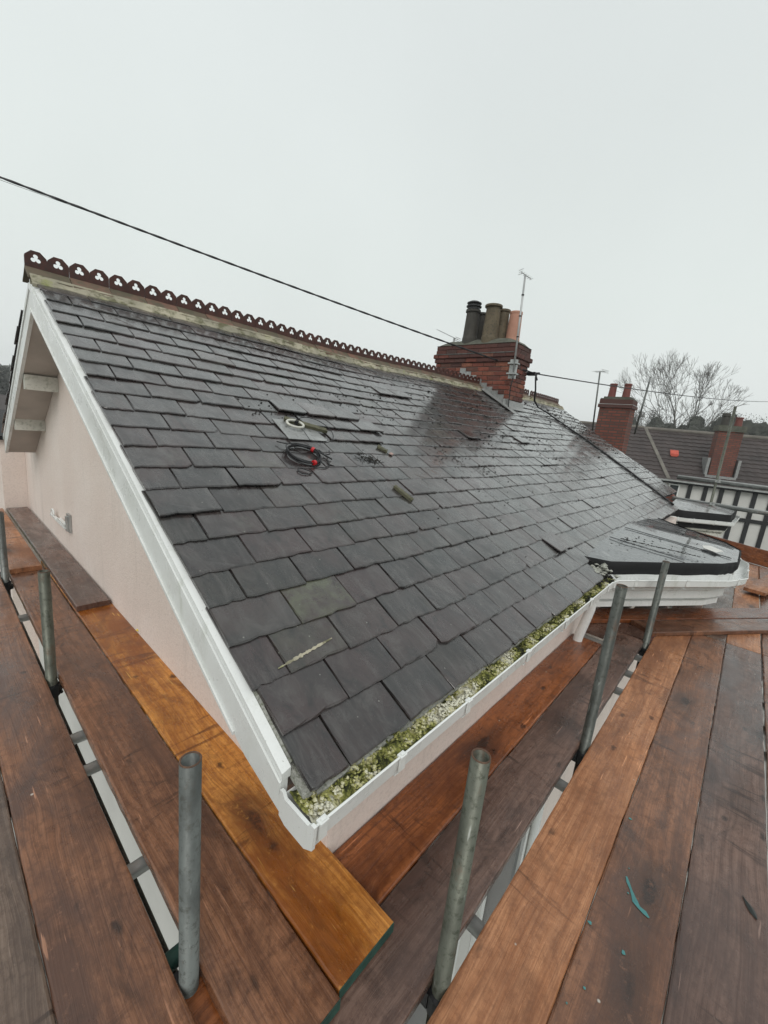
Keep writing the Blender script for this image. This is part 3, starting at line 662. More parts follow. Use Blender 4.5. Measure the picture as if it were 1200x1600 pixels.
chim = MB(); chim.box((CHX0 + .012, CHY0 + .012, .0), (CHX1 - .012, CHY1 - .012, 1.56)); chimney = part('chimney', chim, 'mortar_grey', house)
# bricks: left face (-X) and street face (-Y), plus the right and rear faces
def lay_face(p0, du, n_out, length, z, proud, k, dark, parent):
    """one course along a face, bricks butt at the corners"""
    u = -(.113 if k % 2 else 0) ; 
    x = 0 if k % 2 == 0 else -.1125
    while x < length - .02:
        a = max(x, 0); b_ = min(x + .215, length)
        if b_ - a > .04:
            c = Vector(p0) + Vector(du) * ((a + b_) / 2) - Vector(n_out) * (.051 - proud + rs.uniform(-.003, .003))
            Mx = frame((c.x, c.y, z + .0325), du, Vector((0, 0, 1)).cross(Vector(du)), (0, 0, 1)) @ Matrix.Diagonal(((b_ - a) / .215, 1, 1, 1))
            link('brick', bdark if dark() else bfull, parent, Mx)
        x += .225
for k in range(16):
    z = .33 + k * .075; 
    if k >= 16: break
    proud = {12: .022, 13: .045, 14: .012, 15: .010}.get(k, 0)
    z = .36 + k * .0755
    dk = lambda k=k: rs.random() < (.85 if k > 11 else .12)
    e_ = proud
    lay_face((CHX0, CHY1 + e_, 0), (0, -1, 0), (-1, 0, 0), CHY1 - CHY0 + 2 * e_, z, proud, k, dk, chimney)
    lay_face((CHX0 + .104 - e_ * 0, CHY0, 0), (1, 0, 0), (0, -1, 0), CHX1 - CHX0 - .104 + e_, z, proud, k + 1, (lambda k=k: rs.random() < (.9 if k > 11 else .3)), chimney)
core = MB()
for k in (12, 13, 14, 15):
    p = {12: .016, 13: .038, 14: .006, 15: .004}[k]; z = .36 + k * .0755
    core.box((CHX0 - p, CHY0 - p, z - .004), (CHX1 + p, CHY1 + p, z + .069))
part('corbel_bed', core, 'brick_dark', chimney)
mb = MB(); vs = []; fs = []; nx_, ny_ = 10, 24   # domed flaunching
for i in range(nx_ + 1):
    for j in range(ny_ + 1):
        a, b_ = i / nx_, j / ny_; x = CHX0 - .02 + (CHX1 - CHX0 + .04) * a; yv = CHY0 - .02 + (CHY1 - CHY0 + .04) * b_
        e_ = min(1, min(a, 1 - a) * 4) * min(1, min(b_, 1 - b_) * 7); vs.append((x, yv, 1.563 + .11 * e_ ** .6 + .02 * noise.noise(Vector((x * 7, yv * 7, 0))) * e_))
for i in range(nx_):
    for j in range(ny_): a = i * (ny_ + 1) + j; fs.append((a, a + ny_ + 1, a + ny_ + 2, a + 1))
mb.add(vs, fs); part('flaunching', mb, 'flaunch', chimney)
pot('chimney_pot', 6.76, 4.27, 1.67, .128, .50, 'pot_dark', chimney, cowl=True)
pot('chimney_pot', 7.05, 4.24, 1.67, .115, .52, 'pot_dark', chimney)
pot('chimney_pot', 6.76, 3.875, 1.66, .135, .555, 'pot_brown', chimney, rim=1.2)
pot('chimney_pot', 7.05, 3.83, 1.67, .115, .54, 'pot_brown', chimney)
pot('chimney_pot', 7.03, 3.58, 1.66, .118, .49, 'pot_pink', chimney, rim=1.0)
mb = MB(); mb.box((CHX0 - .052, CHY0 - .02, 1.40), (CHX0 - .047, CHY1, 1.412)); part('strap', mb, 'galv', chimney)
mb = MB()
for i in range(9):   # stepped lead flashing up the side
    yy = CHY0 - .05 + i * .115; zb = roofz(CHX0 - .05, yy) + .02
    mb.box((CHX0 - .012, yy, zb - .02), (CHX0 - .006, yy + .118, zb + .155))
vs = []; fs = []
for i in range(11):
    yy = CHY0 - .22 + i * .115; z1 = roofz(CHX0, yy) + .034; vs += [(CHX0 - .14, yy, z1 + .004), (CHX0 - .075, yy, z1 + .008), (CHX0 - .012, yy, z1 + .02)]
for i in range(10):
    for k_ in range(2): fs.append((i * 3 + k_, i * 3 + 1 + k_, i * 3 + 4 + k_, i * 3 + 3 + k_))
mb.add(vs, fs); zf = roofz(6.9, CHY0)
mb.prism([(CHX0 - .14, CHY0 - .006, zf + .12), (CHX0 - .14, CHY0 - .012, zf + .04), (CHX0 - .14, CHY0 - .10, roofz(6.9, CHY0 - .10) + .036), (CHX0 - .14, CHY0 - .10, roofz(6.9, CHY0 - .10) + .028), (CHX0 - .14, CHY0 - .002, zf + .02)], (CHX1 - CHX0 + .20, 0, 0))
part('lead_flashing', mb, 'lead', chimney)

# neighbour's chimney stack on the far gable, with red gable wall
NX0, NX1, NY0, NY1 = 12.5, 13.05, 2.72, 3.48
nc = thing('brick_chimney', 'short red brick chimney with two leaning red pots past the far slate roof end', 'chimney', (12.8, 3.1, .2))
mb = MB(); mb.box((NX0, NY0, -.3), (NX1, NY1, 1.12)); part('brick_shaft', mb, 'far_brick', nc)
mb = MB(); mb.box((NX0 - .04, NY0 - .04, 1.122), (NX1 + .04, NY1 + .04, 1.20)); mb.box((NX0 - .02, NY0 - .02, 1.202), (NX1 + .02, NY1 + .02, 1.34)); part('corbel', mb, 'brick_dark', nc)
mb = MB(); mb.box((NX0 - .045, NY0 - .045, 1.205), (NX0 - .041, NY1 + .045, 1.217)); mb.box((NX0 - .045, NY0 - .045, 1.205), (NX1 + .045, NY0 - .041, 1.217)); part('strap', mb, 'galv_light', nc)
mb = MB(); mb.prism([(NX0 - .01, NY0 - .01, 1.342), (NX1, NY0 - .01, 1.342), (NX1, NY1 + .01, 1.342), (NX0 - .01, NY1 + .01, 1.342)], (0, 0, .02)); mb.prism([(NX0 + .04, NY0 + .05, 1.362), (NX1 - .05, NY0 + .05, 1.362), (NX1 - .05, NY1 - .05, 1.362), (NX0 + .04, NY1 - .05, 1.362)], (0, 0, .05)); part('flaunching', mb, 'flaunch', nc)
pot('chimney_pot', 12.75, 3.30, 1.40, .095, .37, 'pot_red', nc, lean=(0, .05)); pot('chimney_pot', 12.75, 2.95, 1.40, .095, .37, 'pot_red', nc, lean=(0, .04))
mb = MB(); mb.box((13.5, 3.05, -.4), (14.0, 3.5, .75)); mb.box((13.46, 3.01, .752), (14.04, 3.54, .86)); oc = thing('small_chimney', 'small dark chimney stack half hidden behind the two-pot stack', 'chimney', (13.75, 3.3, -.4)); part('brick_shaft', mb, 'brick_dark', oc)
pot('chimney_pot', 13.7, 3.2, .86, .09, .30, 'pot_dark', oc)
mb = MB(); mb.prism([(12.5, .9, GZ), (12.5, 6.2, GZ), (12.5, 6.2, -.9), (12.5, 3.86, .38), (12.5, .9, -1.2)], (.3, 0, 0)); 
gw = thing('brick_gable_house', 'red brick gable wall standing just past the end of the slate terrace', 'house', (13, 3, GZ)); part('wall', mb, 'far_brick', gw)

# ------------------------------------------------------------------ bays
def bay(parent, pts_out, y_in, z_g, xc, roof_mat, black_h, seams=(), label=None, fas='white'):
    """pts_out: gutter outline from left to right (x,y); builds lead roof, black edge, gutter, cornice, wall"""
    P = [Vector((a, b_, 0)) for a, b_ in pts_out]; ctr = Vector((xc, y_in, 0))
    def inset(d):
        out = []
        for i, p in enumerate(P):
            n1 = Vector((0, 0, 0))
            for a, b_ in ((i - 1, i), (i, i + 1)):
                if 0 <= a and b_ < len(P):
                    e = (P[b_] - P[a]).normalized(); nn = Vector((-e.y, e.x, 0))
                    if nn.dot(ctr - p) < 0: nn = -nn
                    n1 += nn
            n1.normalize(); out.append(p + n1 * d)
        return out
    rim = inset(.10); rim[0].y = rim[-1].y = y_in; 
    bb = part('bay_window', MB().box((P[1].x + .7, P[1].y + .6, GZ + .05), (P[-2].x - .7, y_in + .02, z_g - .30)), 'wall', parent)
    mb = MB(); zt = z_g + .14
    vs = [(p.x, p.y, zt) for p in rim] + [(p.x, p.y, zt - .02) for p in inset(.085)]
    n = len(rim); jitter = [RND.uniform(-.006, .006) for _ in rim]
    top = [(p.x, p.y, zt + (0 if i in (0, n - 1) else -.02)) for i, p in enumerate(rim)]
    mid = (xc, y_in, zt + .08)
    vs = top + [mid]; fs = [(i, i + 1, n) for i in range(n - 1)]
    mb.add(vs, fs); rf = part('bay_roof', mb, roof_mat, bb)
    mb = MB(); lower = inset(.115); upper = inset(.095)
    for q in (lower, upper): q[0].y = q[-1].y = y_in
    N = 12; vs = []; fs = []
    for i in range(n - 1):
        for j in range(N + (1 if i == n - 2 else 0)):
            f = j / N; a = upper[i].lerp(upper[i + 1], f); b_ = lower[i].lerp(lower[i + 1], f)
            zz = zt - .02 * (1 if 0 < i < n - 2 else (f if i == 0 else 1 - f)); bul = .01 * noise.noise(Vector((i + f * 5, 3, 1)))
            vs += [(a.x, a.y, zz + .008), (a.x + bul, a.y - .012 + bul, zz - .008), (a.x + bul, a.y - .010 + bul, zz - black_h * .5), (b_.x, b_.y, zz - black_h + bul)]
    m = len(vs) // 4
    for i in range(m - 1):
        for k_ in range(3): fs.append((i * 4 + k_, i * 4 + k_ + 1, (i + 1) * 4 + k_ + 1, (i + 1) * 4 + k_))
    mb.add(vs, fs); part('felt_edge', mb, 'felt_black', bb, smooth=True)
    for sx_, ye in seams:
        mb = MB(); pts = []
        for j in range(9):
            yy = y_in - .02 + (ye - y_in) * j / 8; pts.append((sx_ + .006 * math.sin(j * 2.2), yy, zt + .08 * (1 - j / 8) * (1 - abs(sx_ - xc) / 1.9) - .012 * j / 8 + .006))
        mb.tube(pts, .0045, 6); part('roof_seam', mb, roof_mat, bb, smooth=True)
    # gutter: U section swept round the outline
    def sweep(prof, mat, name, p_):
        rings = []
        for d, z in prof: rings.append([(p.x, p.y, z) for p in inset(d)])
        vs = []; fs = []; k_ = len(prof)
        for i in range(n): vs += [rings[j][i] for j in range(k_)]
        for i in range(n - 1):
            for j in range(k_): q = (j + 1) % k_; fs.append((i * k_ + j, (i + 1) * k_ + j, (i + 1) * k_ + q, i * k_ + q))
        fs.append(tuple(range(k_))); fs.append(tuple(reversed([(n - 1) * k_ + j for j in range(k_)])))
        return part(name, MB().add(vs, fs), mat, p_)
    z = z_g
    gt = sweep([(.105, z), (.105, z - .062), (.088, z - .072), (.025, z - .072), (.006, z - .055), (0, z - .003), (-.005, z), (0, z + .005), (.006, z), (.011, z - .052), (.027, z - .066), (.086, z - .066), (.100, z - .058), (.101, z)], 'white', 'bay_gutter', bb)
    for i in range(n - 1):
        a, b_ = P[i], P[i + 1]; L = (b_ - a).length
        for f in ((.15, .6) if L > .9 else (.5,)):
            c = a.lerp(b_, f); e = (b_ - a).normalized()
            link('gutter_bracket', bm_, gt, frame((c.x, c.y, z_g), e, Vector((0, 0, 1)).cross(e), (0, 0, 1)))
    sweep([(.112, z + .02), (.112, z - .13), (.135, z - .145), (.135, z - .215), (.20, z - .225), (.20, z - .25), (.165, z - .255), (.165, z - .30), (.75, z - .30), (.75, z + .02)], fas, 'cornice', bb)
    return bb
bay(house, [(3.47, .625), (3.60, .605), (4.58, -.055), (4.86, -.165), (5.62, -.165), (5.98, -.02), (6.75, .60), (6.95, .8)], .905, -1.0, 5.25, 'lead_wet', .115, seams=((4.35, .30), (4.95, -.0), (5.6, .0), (6.15, .36)))
bay(nbr, [(8.95, .95), (9.1, .70), (9.75, .05), (11.2, .0), (11.7, .6), (11.8, .9)], 1.05, -1.06, 10.3, 'felt_pale', .30, seams=((10.2, .35), (10.9, .3)), fas='white_old')
bayroof = [o for o in COL.objects if o.name == 'bay_roof'][0]
mb = MB(); mb.prism([(4.93, .10, -.842), (5.10, .05, -.845), (5.22, .16, -.837), (5.10, .22, -.831), (4.98, .20, -.833)], (0, 0, .003)); part('pale_patch', mb, 'wall_white', bayroof.parent)
# serrated dirt line on a seam of the near bay
mb = MB()
for i in range(80):
    f = i / 80; yy = .80 - f * .62; blob(mb, (4.43 + f * .12 + rs.uniform(-.012, .012), yy, -.852 + yy * .04), rs.uniform(.005, .014), 0, .5)
for i in range(90):
    xx = rs.uniform(3.9, 6.4); yy = rs.uniform(.15, .85); blob(mb, (xx, yy, -.856 + yy * .055), rs.uniform(.004, .012), 0, .5)
# the moss debris scattered on the slates: heavy on the far end and below the chimney
def on(x, y, h=.022): return (x, y, roofz(x, y) + h)
for i in range(900):
    x = rs.uniform(7.4, 10.5); y = rs.uniform(1.2, 3.65)
    if noise.noise(Vector((x * 2.1, y * 2.1, 2))) + .35 * (y - 2.2) < rs.uniform(-.3, .6): continue
    if x < 7.5 + (3.7 - y) * .6 and rs.random() < .7: continue
    blob(mb, on(x, y), rs.uniform(.010, .024) * (1.7 if rs.random() < .08 else 1), 0, .5)
for i in range(1500):
    a = rs.gauss(0, 1); b_ = rs.gauss(0, 1); x = 5.1 + a * 1.15; y = 2.75 + b_ * .50 - (x - 5.1) * .10
    if not (.8 < x < 6.5 and .8 < y < 3.6): continue
    if noise.noise(Vector((x * 3.1, y * 3.1, 5))) < rs.uniform(-.2, .5): continue
    blob(mb, on(x, y), rs.uniform(.005, .015) * (1.8 if rs.random() < .06 else 1), 0, .5)
for cx, cy, sg, n_ in ((1.75, 2.52, .16, 60), (2.15, 2.4, .25, 60), (3.2, 2.05, .16, 80), (3.55, 1.9, .10, 40), (2.9, 2.9, .4, 50), (3.2, 1.35, .5, 22), (4.2, 1.7, .9, 50), (2.3, 2.75, .3, 40), (6.3, 1.8, 1.0, 50)):
    for i in range(n_): x = rs.gauss(cx, sg); y = min(3.6, max(.8, rs.gauss(cy, sg * .5))); blob(mb, on(x, y), rs.uniform(.003, .010), 0, .5)
solo('moss_debris', mb, 'moss_dark', 'dark crumbs of fallen moss scattered over the slates and the bay roof', 'moss', kind='stuff')
# broken mortar heap where the gutter meets the bay
mb = MB()
for i in range(70): blob(mb, (rs.gauss(3.57, .06), rs.gauss(.80, .06), -.96 + rs.uniform(-.02, .05)), rs.uniform(.012, .035), 0, .8)
solo('mortar_rubble', mb, 'cement', 'grey broken mortar and slate rubble at the corner where gutter meets the dark bay roof', 'rubble')
mb = MB()
for i in range(260): blob(mb, (rs.gauss(3.50, .10), rs.gauss(.735, .035), -.985 + rs.uniform(-.015, .02)), rs.uniform(.008, .022), rs.uniform(0, .25), .8)
solo('gutter_sludge', mb, 'moss_dark', 'black leaf sludge choking the gutter end beside the bay', 'sludge', kind='stuff')

# ------------------------------------------------------------------ loose things on the roof
def slope_frame(x, y, h=.02, ang=0):
    tn = Vector((0, 1, S)).normalized(); nz_ = Vector((1, 0, 0)).cross(tn)
    return frame((x, y, roofz(x, y) + h), (1, 0, 0), tn, nz_) @ Matrix.Rotation(ang, 4, 'Z')
W = slope_frame(1.72, 2.30, .026)
mb = MB(); 
mb.prism([(-.165, .125, 0), (-.17, -.11, 0), (.13, -.115, 0), (.15, -.10, 0), (.10, .12, 0)], (0, 0, .004)); sr = [rs.uniform(0, 1) for _ in range(4)]
solo('lead_patch', mb, 'lead', 'pale square lead sheet tucked in among the slates behind the coil', 'lead sheet', world=W)
mb = MB(); pts = [(.062 * math.cos(a) - .045, .045 * math.sin(a) + .035, .030) for a in [2 * math.pi * i / 28 for i in range(28)]]; mb.tube(pts, .0085, 8, closed=True)
solo('white_ring', mb, 'white_old', 'dirty white plastic ring resting on the lead patch', 'ring', world=W, smooth=True)
mb = MB(); mb.prism([(-.09, .10, .006), (-.07, .135, .006), (.21, .02, .006), (.20, -.02, .006), (.05, .035, .006)], (0, 0, .02))
solo('slate_strip', mb, 'stone', 'narrow mossy stone strip beside the white ring', 'stone', world=W)
mb = MB()     # tangle of wire tie and standing loop of wire
pts = [(-.02 + .012 * math.sin(i * 1.7), .06 + .012 * math.cos(i * 2.1), .012 + .0035 * i) for i in range(12)]; mb.tube(pts, .004, 6)
pts = []
for i in range(40): a = -2.5 + 4.6 * i / 39; pts.append((.055 + .115 * math.cos(a) * .95, -.045 + .16 * math.sin(a), .02 + .05 * math.sin(i / 39 * 3.14)))
mb.tube(pts, .0028, 6)
mb.tube([(-.02, .03, .02), (-.022, -.05, .025), (-.02, -.13, .012)], .002, 5)
solo('wire_loop', mb, 'cable', 'thin loose loop of black wire rising between the ring and the coil', 'wire', world=W, smooth=True)
ct = thing('cable_coil', 'coil of black aerial cable bound with two red tapes lying on the slates', 'cable', slope_frame(1.55, 2.045).translation[:])
W2 = slope_frame(1.55, 2.045, .024)
for k in range(7):
    mb = MB(); ph = rs.uniform(0, 6.28); rx = .105 + rs.uniform(-.009, .010); ry = .098 + rs.uniform(-.010, .009); ox, oy = rs.uniform(-.008, .008), rs.uniform(-.008, .008); pts = []
    for i in range(48):
        a = 2 * math.pi * i / 48; pts.append((ox + rx * math.cos(a), oy + ry * math.sin(a), .006 + .0042 * k * (.7 + .3 * math.sin(a * 2 + ph))))
    mb.tube(pts, .0036, 6, closed=True); part('cable_turn', mb, 'cable', ct, smooth=True, world=W2)
for a in (.45, -1.45):
    mb = MB(); c = Vector((.105 * math.cos(a), .098 * math.sin(a), .018)); t = Vector((-math.sin(a), math.cos(a), 0)); mb.tube([c - t * .009, c + t * .009], .0165, 10); part('red_tape', mb, 'red_tape', ct, world=W2)
mb = MB(); mb.tube([(.06, .07, .02), (.10, .03, .03), (.14, -.01, .02), (.19, -.05, .012)], .0045, 6); mb.tube([(.085, .05, .02), (.125, .02, .03), (.16, -.005, .012), (.20, -.005, .02), (.22, .035, .02)], .0038, 6)
mb.tube([(-.12, .13, .01), (-.09, .10, .02), (-.02, .095, .02), (.06, .06, .02)], .0036, 6)
mb.tube([(.0, -.12, .006), (.08, -.135, .006), (.13, -.11, .01), (.14, -.06, .01)], .0028, 6)
mb.tube([(.13, -.03, .01), (.15, -.07, .012), (.135, -.10, .008), (.165, -.115, .006)], .003, 6); part('loose_end', mb, 'cable', ct, smooth=True, world=W2)
mb = MB(); pts = [(-.045, .02, .004), (-.02, .028, .006), (.025, .0, .006), (.03, -.022, .004), (.0, -.028, .004), (-.04, -.02, .004), (-.052, 0, .004)]
mb.tube(pts, .0035, 6, closed=True); solo('wire_clip', mb, 'cable', 'small black wire loop lying just below the left of the coil', 'wire', world=slope_frame(1.465, 1.90, .024), smooth=True)
def rough_slab(l, w_, h, seed):
    r = random.Random(seed); mb = MB(); n = 7; vs = []; fs = []
    for i in range(n):
        x = -l / 2 + l * i / (n - 1); ww = w_ / 2 * (1 - .35 * abs(i / (n - 1) - .5)) * r.uniform(.8, 1.1)
        vs += [(x + r.uniform(-.004, .004), -ww, 0), (x, -ww * .9, h * r.uniform(.7, 1)), (x, ww * .9, h * r.uniform(.7, 1.1)), (x + r.uniform(-.004, .004), ww, 0)]
    for i in range(n - 1):
        for k_ in range(4): m = (k_ + 1) % 4; fs.append((i * 4 + k_, i * 4 + m, (i + 1) * 4 + m, (i + 1) * 4 + k_))
    fs += [(3, 2, 1, 0), tuple((n - 1) * 4 + k_ for k_ in range(4))]; return mb.add(vs, fs)
solo('mossy_stone_sliver', rough_slab(.155, .042, .018, 3), 'stone', 'long mossy sliver of stone lying alone on the middle slates', 'stone', world=slope_frame(2.082, 1.665, .024, -1.35))
solo('stone_chip', rough_slab(.085, .045, .016, 5), 'stone', 'short grey stone chip with a pinkish end near the twig clump', 'stone', world=slope_frame(2.36, 2.14, .024, -.9))
solo('pink_chip', rough_slab(.03, .03, .010, 6), 'stone_pink', 'tiny pinkish stone chip at the lower end of the grey chip', 'stone', world=slope_frame(2.41, 2.085, .024, .3))
mb = MB()
for i in range(46):
    c = Vector((rs.gauss(0, .055), rs.gauss(0, .018), .006)); d = Vector((rs.gauss(0, 1), rs.gauss(0, .8), rs.uniform(0, .5))).normalized() * rs.uniform(.012, .035); mb.tube([c, c + d], .0022, 4)
for i in range(40): blob(mb, (rs.gauss(0, .05), rs.gauss(0, .015), .006), rs.uniform(.003, .009), 0)
solo('twig_clump', mb, 'moss_dark', 'dark clump of twigs and moss to the right of the coil', 'twigs', world=slope_frame(2.10, 2.01, .024, -.35), kind='stuff')

# ------------------------------------------------------------------ cables and aerials
def sag(a, b, s_, n=40): 
    a = Vector(a); b = Vector(b); return [a.lerp(b, i / n) - Vector((0, 0, s_ * 4 * (i / n) * (1 - i / n))) for i in range(n + 1)]
BK = Vector((7.27, 3.17, 1.17)); P0 = Vector((.84, 6.95, 2.345)); A0 = P0 + (P0 - BK) * .45
def twisted(pts, r):
    mb = MB(); 
    for ph in (0, math.pi):
        q = []
        fine = []
        for i in range(len(pts) - 1):
            for j in range(6): fine.append(pts[i].lerp(pts[i + 1], j / 6))
        for i, p in enumerate(fine): a = i * .45 + ph; q.append(p + Vector((0, math.cos(a), math.sin(a))) * r * .30)
        mb.tube(q, r * .74, 6)
    return mb
solo('overhead_cable', twisted(sag(A0, BK, .055, 60), .014), 'cable', 'thick twisted black overhead cable running from the upper left to the chimney bracket', 'cable')
mb = MB(); mb.tube([Vector((-1.5, 7.0, 2.35)), Vector((.838, 6.95, 2.27)), Vector((2.9, 6.20, 2.075))], .0025, 5); solo('drop_wire', mb, 'galv', 'hair thin pale wire just beneath the thick overhead cable at upper left', 'wire')
mb = MB(); mb.tube(sag(BK, (27.0, .15, 3.0), .12, 40), .011, 6); solo('street_cable', mb, 'cable', 'thin overhead cable leaving the chimney bracket towards the trees at right', 'cable')
mb = MB(); mb.box((BK.x - .06, BK.y - .02, BK.z - .03), (BK.x + .05, CHY0 + .01, BK.z + .02)); mb.tube([BK + Vector((-.02, 0, 0)), BK + Vector((.10, -.03, .02))], .018, 8); mb.tube([BK + Vector((.03, 0, -.02)), BK + Vector((.08, -.02, -.10))], .014, 8)
solo('cable_bracket', mb, 'steel', 'black cable anchor bracket on the street corner of the big chimney', 'bracket')
pts = [BK + Vector((.04, 0, -.05)), (7.42, 3.18, .92), (7.62, 3.25, .75), (7.95, 3.30, .66), (8.25, 3.24, .60)]
pts = [Vector(p) for p in pts]
for i in range(26):
    yy = 3.1 - i * .088; pts.append(Vector((8.45 + .22 * min(1, i / 6) + .012 * math.sin(i * 1.3), yy, roofz(8.6, yy) + .035)))
mb = MB(); mb.tube(pts, .015, 8); solo('draped_cable', mb, 'cable', 'black cable hanging from the chimney bracket and running down over the slates to the eaves', 'cable', smooth=True)
mb = MB(); pts2 = [p + Vector((.03, .01, -.02 * (i < 3))) for i, p in enumerate(pts[:6])]; mb.tube(pts2, .008, 6); solo('second_drop_cable', mb, 'cable', 'thinner cable loop hanging beside the draped one right under the bracket', 'cable', smooth=True)
def yagi(mb, c, d, L, n, el=.22, r=.005, up=Vector((0, 0, 1))):
    c = Vector(c); d = Vector(d).normalized(); s_ = d.cross(up).normalized(); mb.tube([c - d * L / 2, c + d * L / 2], r, 6)
    for i in range(n): p = c + d * (-L / 2 + L * i / (n - 1)); mb.tube([p - s_ * el / 2, p + s_ * el / 2], r * .6, 5)
def aerial(name, base, top, label, yc, yd, L, n, el=.22, r=.016, refl=True):
    t = thing(name, label, 'aerial', base, group=None); mb = MB(); mb.tube([base, top], r, 10); part('mast', mb, 'galv_mast' if base[0] < 10 else 'galv', t, smooth=True)
    mb = MB(); yagi(mb, yc, yd, L, n, el, r * .35)
    if refl:
        d = Vector(yd).normalized(); e = Vector(yc) - d * L / 2
        for sg in (-1, 1):
            for q in (.03,): s_ = d.cross(Vector((0, 0, 1))).normalized(); mb.tube([e + Vector((0, 0, sg * q)) - s_ * el * .6, e + Vector((0, 0, sg * q)) + s_ * el * .6], r * .25, 5)
    part('antenna', mb, 'galv_mast', t); return t
ta = aerial('television_aerial', (6.50, 3.20, .98), (6.38, 3.20, 2.48), 'tall thin television aerial strapped to the corner of the big chimney', (6.39, 3.19, 2.47), (.85, -.4, -.25), .22, 6, .09, .015)
mb = MB(); mb.box((6.47, 3.16, 1.04), (6.60, 3.31, 1.06)); mb.box((6.47, 3.16, 1.20), (6.60, 3.31, 1.22)); mb.box((6.55, 3.20, .98), (6.61, 3.31, 1.28)); part('clamp', mb, 'galv_light', ta)
mb = MB(); mb.tube([(6.52, 3.20, 1.0), (6.56, 3.24, .85), (6.57, 3.235, .62), (6.56, 3.22, .44)], .009, 6)
solo('aerial_lead', mb, 'cable', 'black lead running down the chimney corner below the tall aerial', 'cable', smooth=True)
for zc in (1.6, 1.9, 2.2): mb = MB(); f = (zc - .98) / 1.5; mb.tube([(6.50 - .12 * f, 3.2, zc - .008), (6.50 - .12 * f, 3.2, zc + .008)], .021, 10); part('clip', mb, 'black', ta)
aerial('small_aerial', (7.05, 4.80, 1.60), (7.05, 4.80, 1.80), 'small aerial poking up behind the left end of the big chimney cap', (7.05, 4.95, 1.87), (0, 1, .42), .52, 8, .16, .022)
aerial('thin_aerial', (13.2, 3.74, .5), (13.2, 3.85, 2.16), 'thin straight aerial just left of the two-pot chimney', (13.2, 3.85, 2.17), (.3, 1, 0), .3, 5, .3, .022)
aerial('leaning_aerial', (13.3, 2.66, .5), (13.4, 2.60, 2.05), 'leaning aerial with a small head between the two-pot chimney and the bare trees', (13.4, 2.6, 2.03), (1, .2, .6), .4, 6, .2, .024)

# ------------------------------------------------------------------ white bracket on the gable wall
t = thing('wall_bracket', 'small white folding metal bracket screwed to the pink gable wall', 'bracket', (.82, 4.35, -1.12))
mb = MB(); mb.box((.80, 4.30, -1.19), (.818, 4.40, -1.03)); mb.box((.785, 4.325, -1.18), (.80, 4.375, -1.05)); part('back_plate', mb, 'galv_light', t)
mb = MB(); mb.box((.775, 4.36, -1.165), (.80, 4.95, -1.150)); mb.box((.775, 4.36, -1.135), (.80, 4.62, -1.120)); part('arm', mb, 'white', t)
mb = MB(); pts = [(.785, 4.88 + .05 * math.cos(a), -1.13 + .035 * math.sin(a)) for a in [6.283 * i / 14 for i in range(14)]]; mb.tube(pts, .009, 6, closed=True); mb.tube([(.785, 4.62, -1.13), (.785, 4.75, -1.16)], .008, 6); mb.tube([(.785, 4.5, -1.128), (.785, 4.5, -1.158)], .012, 8); part('hook', mb, 'white', t)
mb = MB(); blob(mb, (.83, 2.68, -1.425), .022, 0); solo('foam_scrap', mb, 'yellow', 'tiny bright yellow scrap where the orange board meets the pink wall', 'scrap')

# ------------------------------------------------------------------ scaffold boards
def board_mesh(L, W_=.223, T=.038, seed=0):
    r = random.Random(seed); mb = MB(); n = max(4, int(L / .06)); c = .004; vs = []; fs = []
    prof = [(-W_ / 2, -T + c), (-W_ / 2, -c * 1.5), (-W_ / 2 + c * .5, -c * .5), (-W_ / 2 + c * 1.8, 0), (0, .0), (W_ / 2 - c * 1.8, 0), (W_ / 2 - c * .5, -c * .5), (W_ / 2, -c * 1.5), (W_ / 2, -T + c), (W_ / 2 - c, -T), (-W_ / 2 + c, -T)]
    k_ = len(prof)
    for i in range(n + 1):
        x = L * i / n; cup = .0012 * noise.noise(Vector((x * .8, seed, 0)))
        for y, z in prof:
            e = r.gauss(0, .0006) + .0018 * noise.noise(Vector((x * 5, seed * 3.1, 1 if y > 0 else 2)))
            vs.append((x, y + (e if abs(y) > .1 else 0), z + (e * .4 if z > -.01 else 0) + cup * (1 if abs(y) < .01 else 0)))
    for i in range(n):
        for j in range(k_): q = (j + 1) % k_; fs.append((i * k_ + j, (i + 1) * k_ + j, (i + 1) * k_ + q, i * k_ + q))
    fs.append(tuple(range(k_))); fs.append(tuple(reversed([n * k_ + j for j in range(k_)])))
    return mb.add(vs, fs)
BG = 'scaffold boards of the platform round the roof'
bseed = [0]
def board(x0, y0, dx, dy, L, z, mat, label, W_=.223, T=.038, ends=None, tiltz=0):
    """x0,y0: centre of the near end; (dx,dy) direction"""
    bseed[0] += 1; d = Vector((dx, dy, tiltz)).normalized(); Wm = frame((x0, y0, z), d, Vector((0, 0, 1)).cross(d))
    o = thing('scaffold_board', label, 'scaffold board', (x0, y0, z), group=BG)
    p = part('plank', board_mesh(L, W_, T, bseed[0]), mat, o, world=Wm)
    if ends:
        for xe in (0, L):
            mb = MB(); mb.box((xe - .0025 if xe == 0 else xe + .0003, -W_ / 2 + .001, -T + .001), (xe - .0003 if xe == 0 else xe + .0025, W_ / 2 - .001, -.002)); part('end_paint', mb, ends, o, world=Wm)
    return o
ZL, ZX = -1.440, -1.486
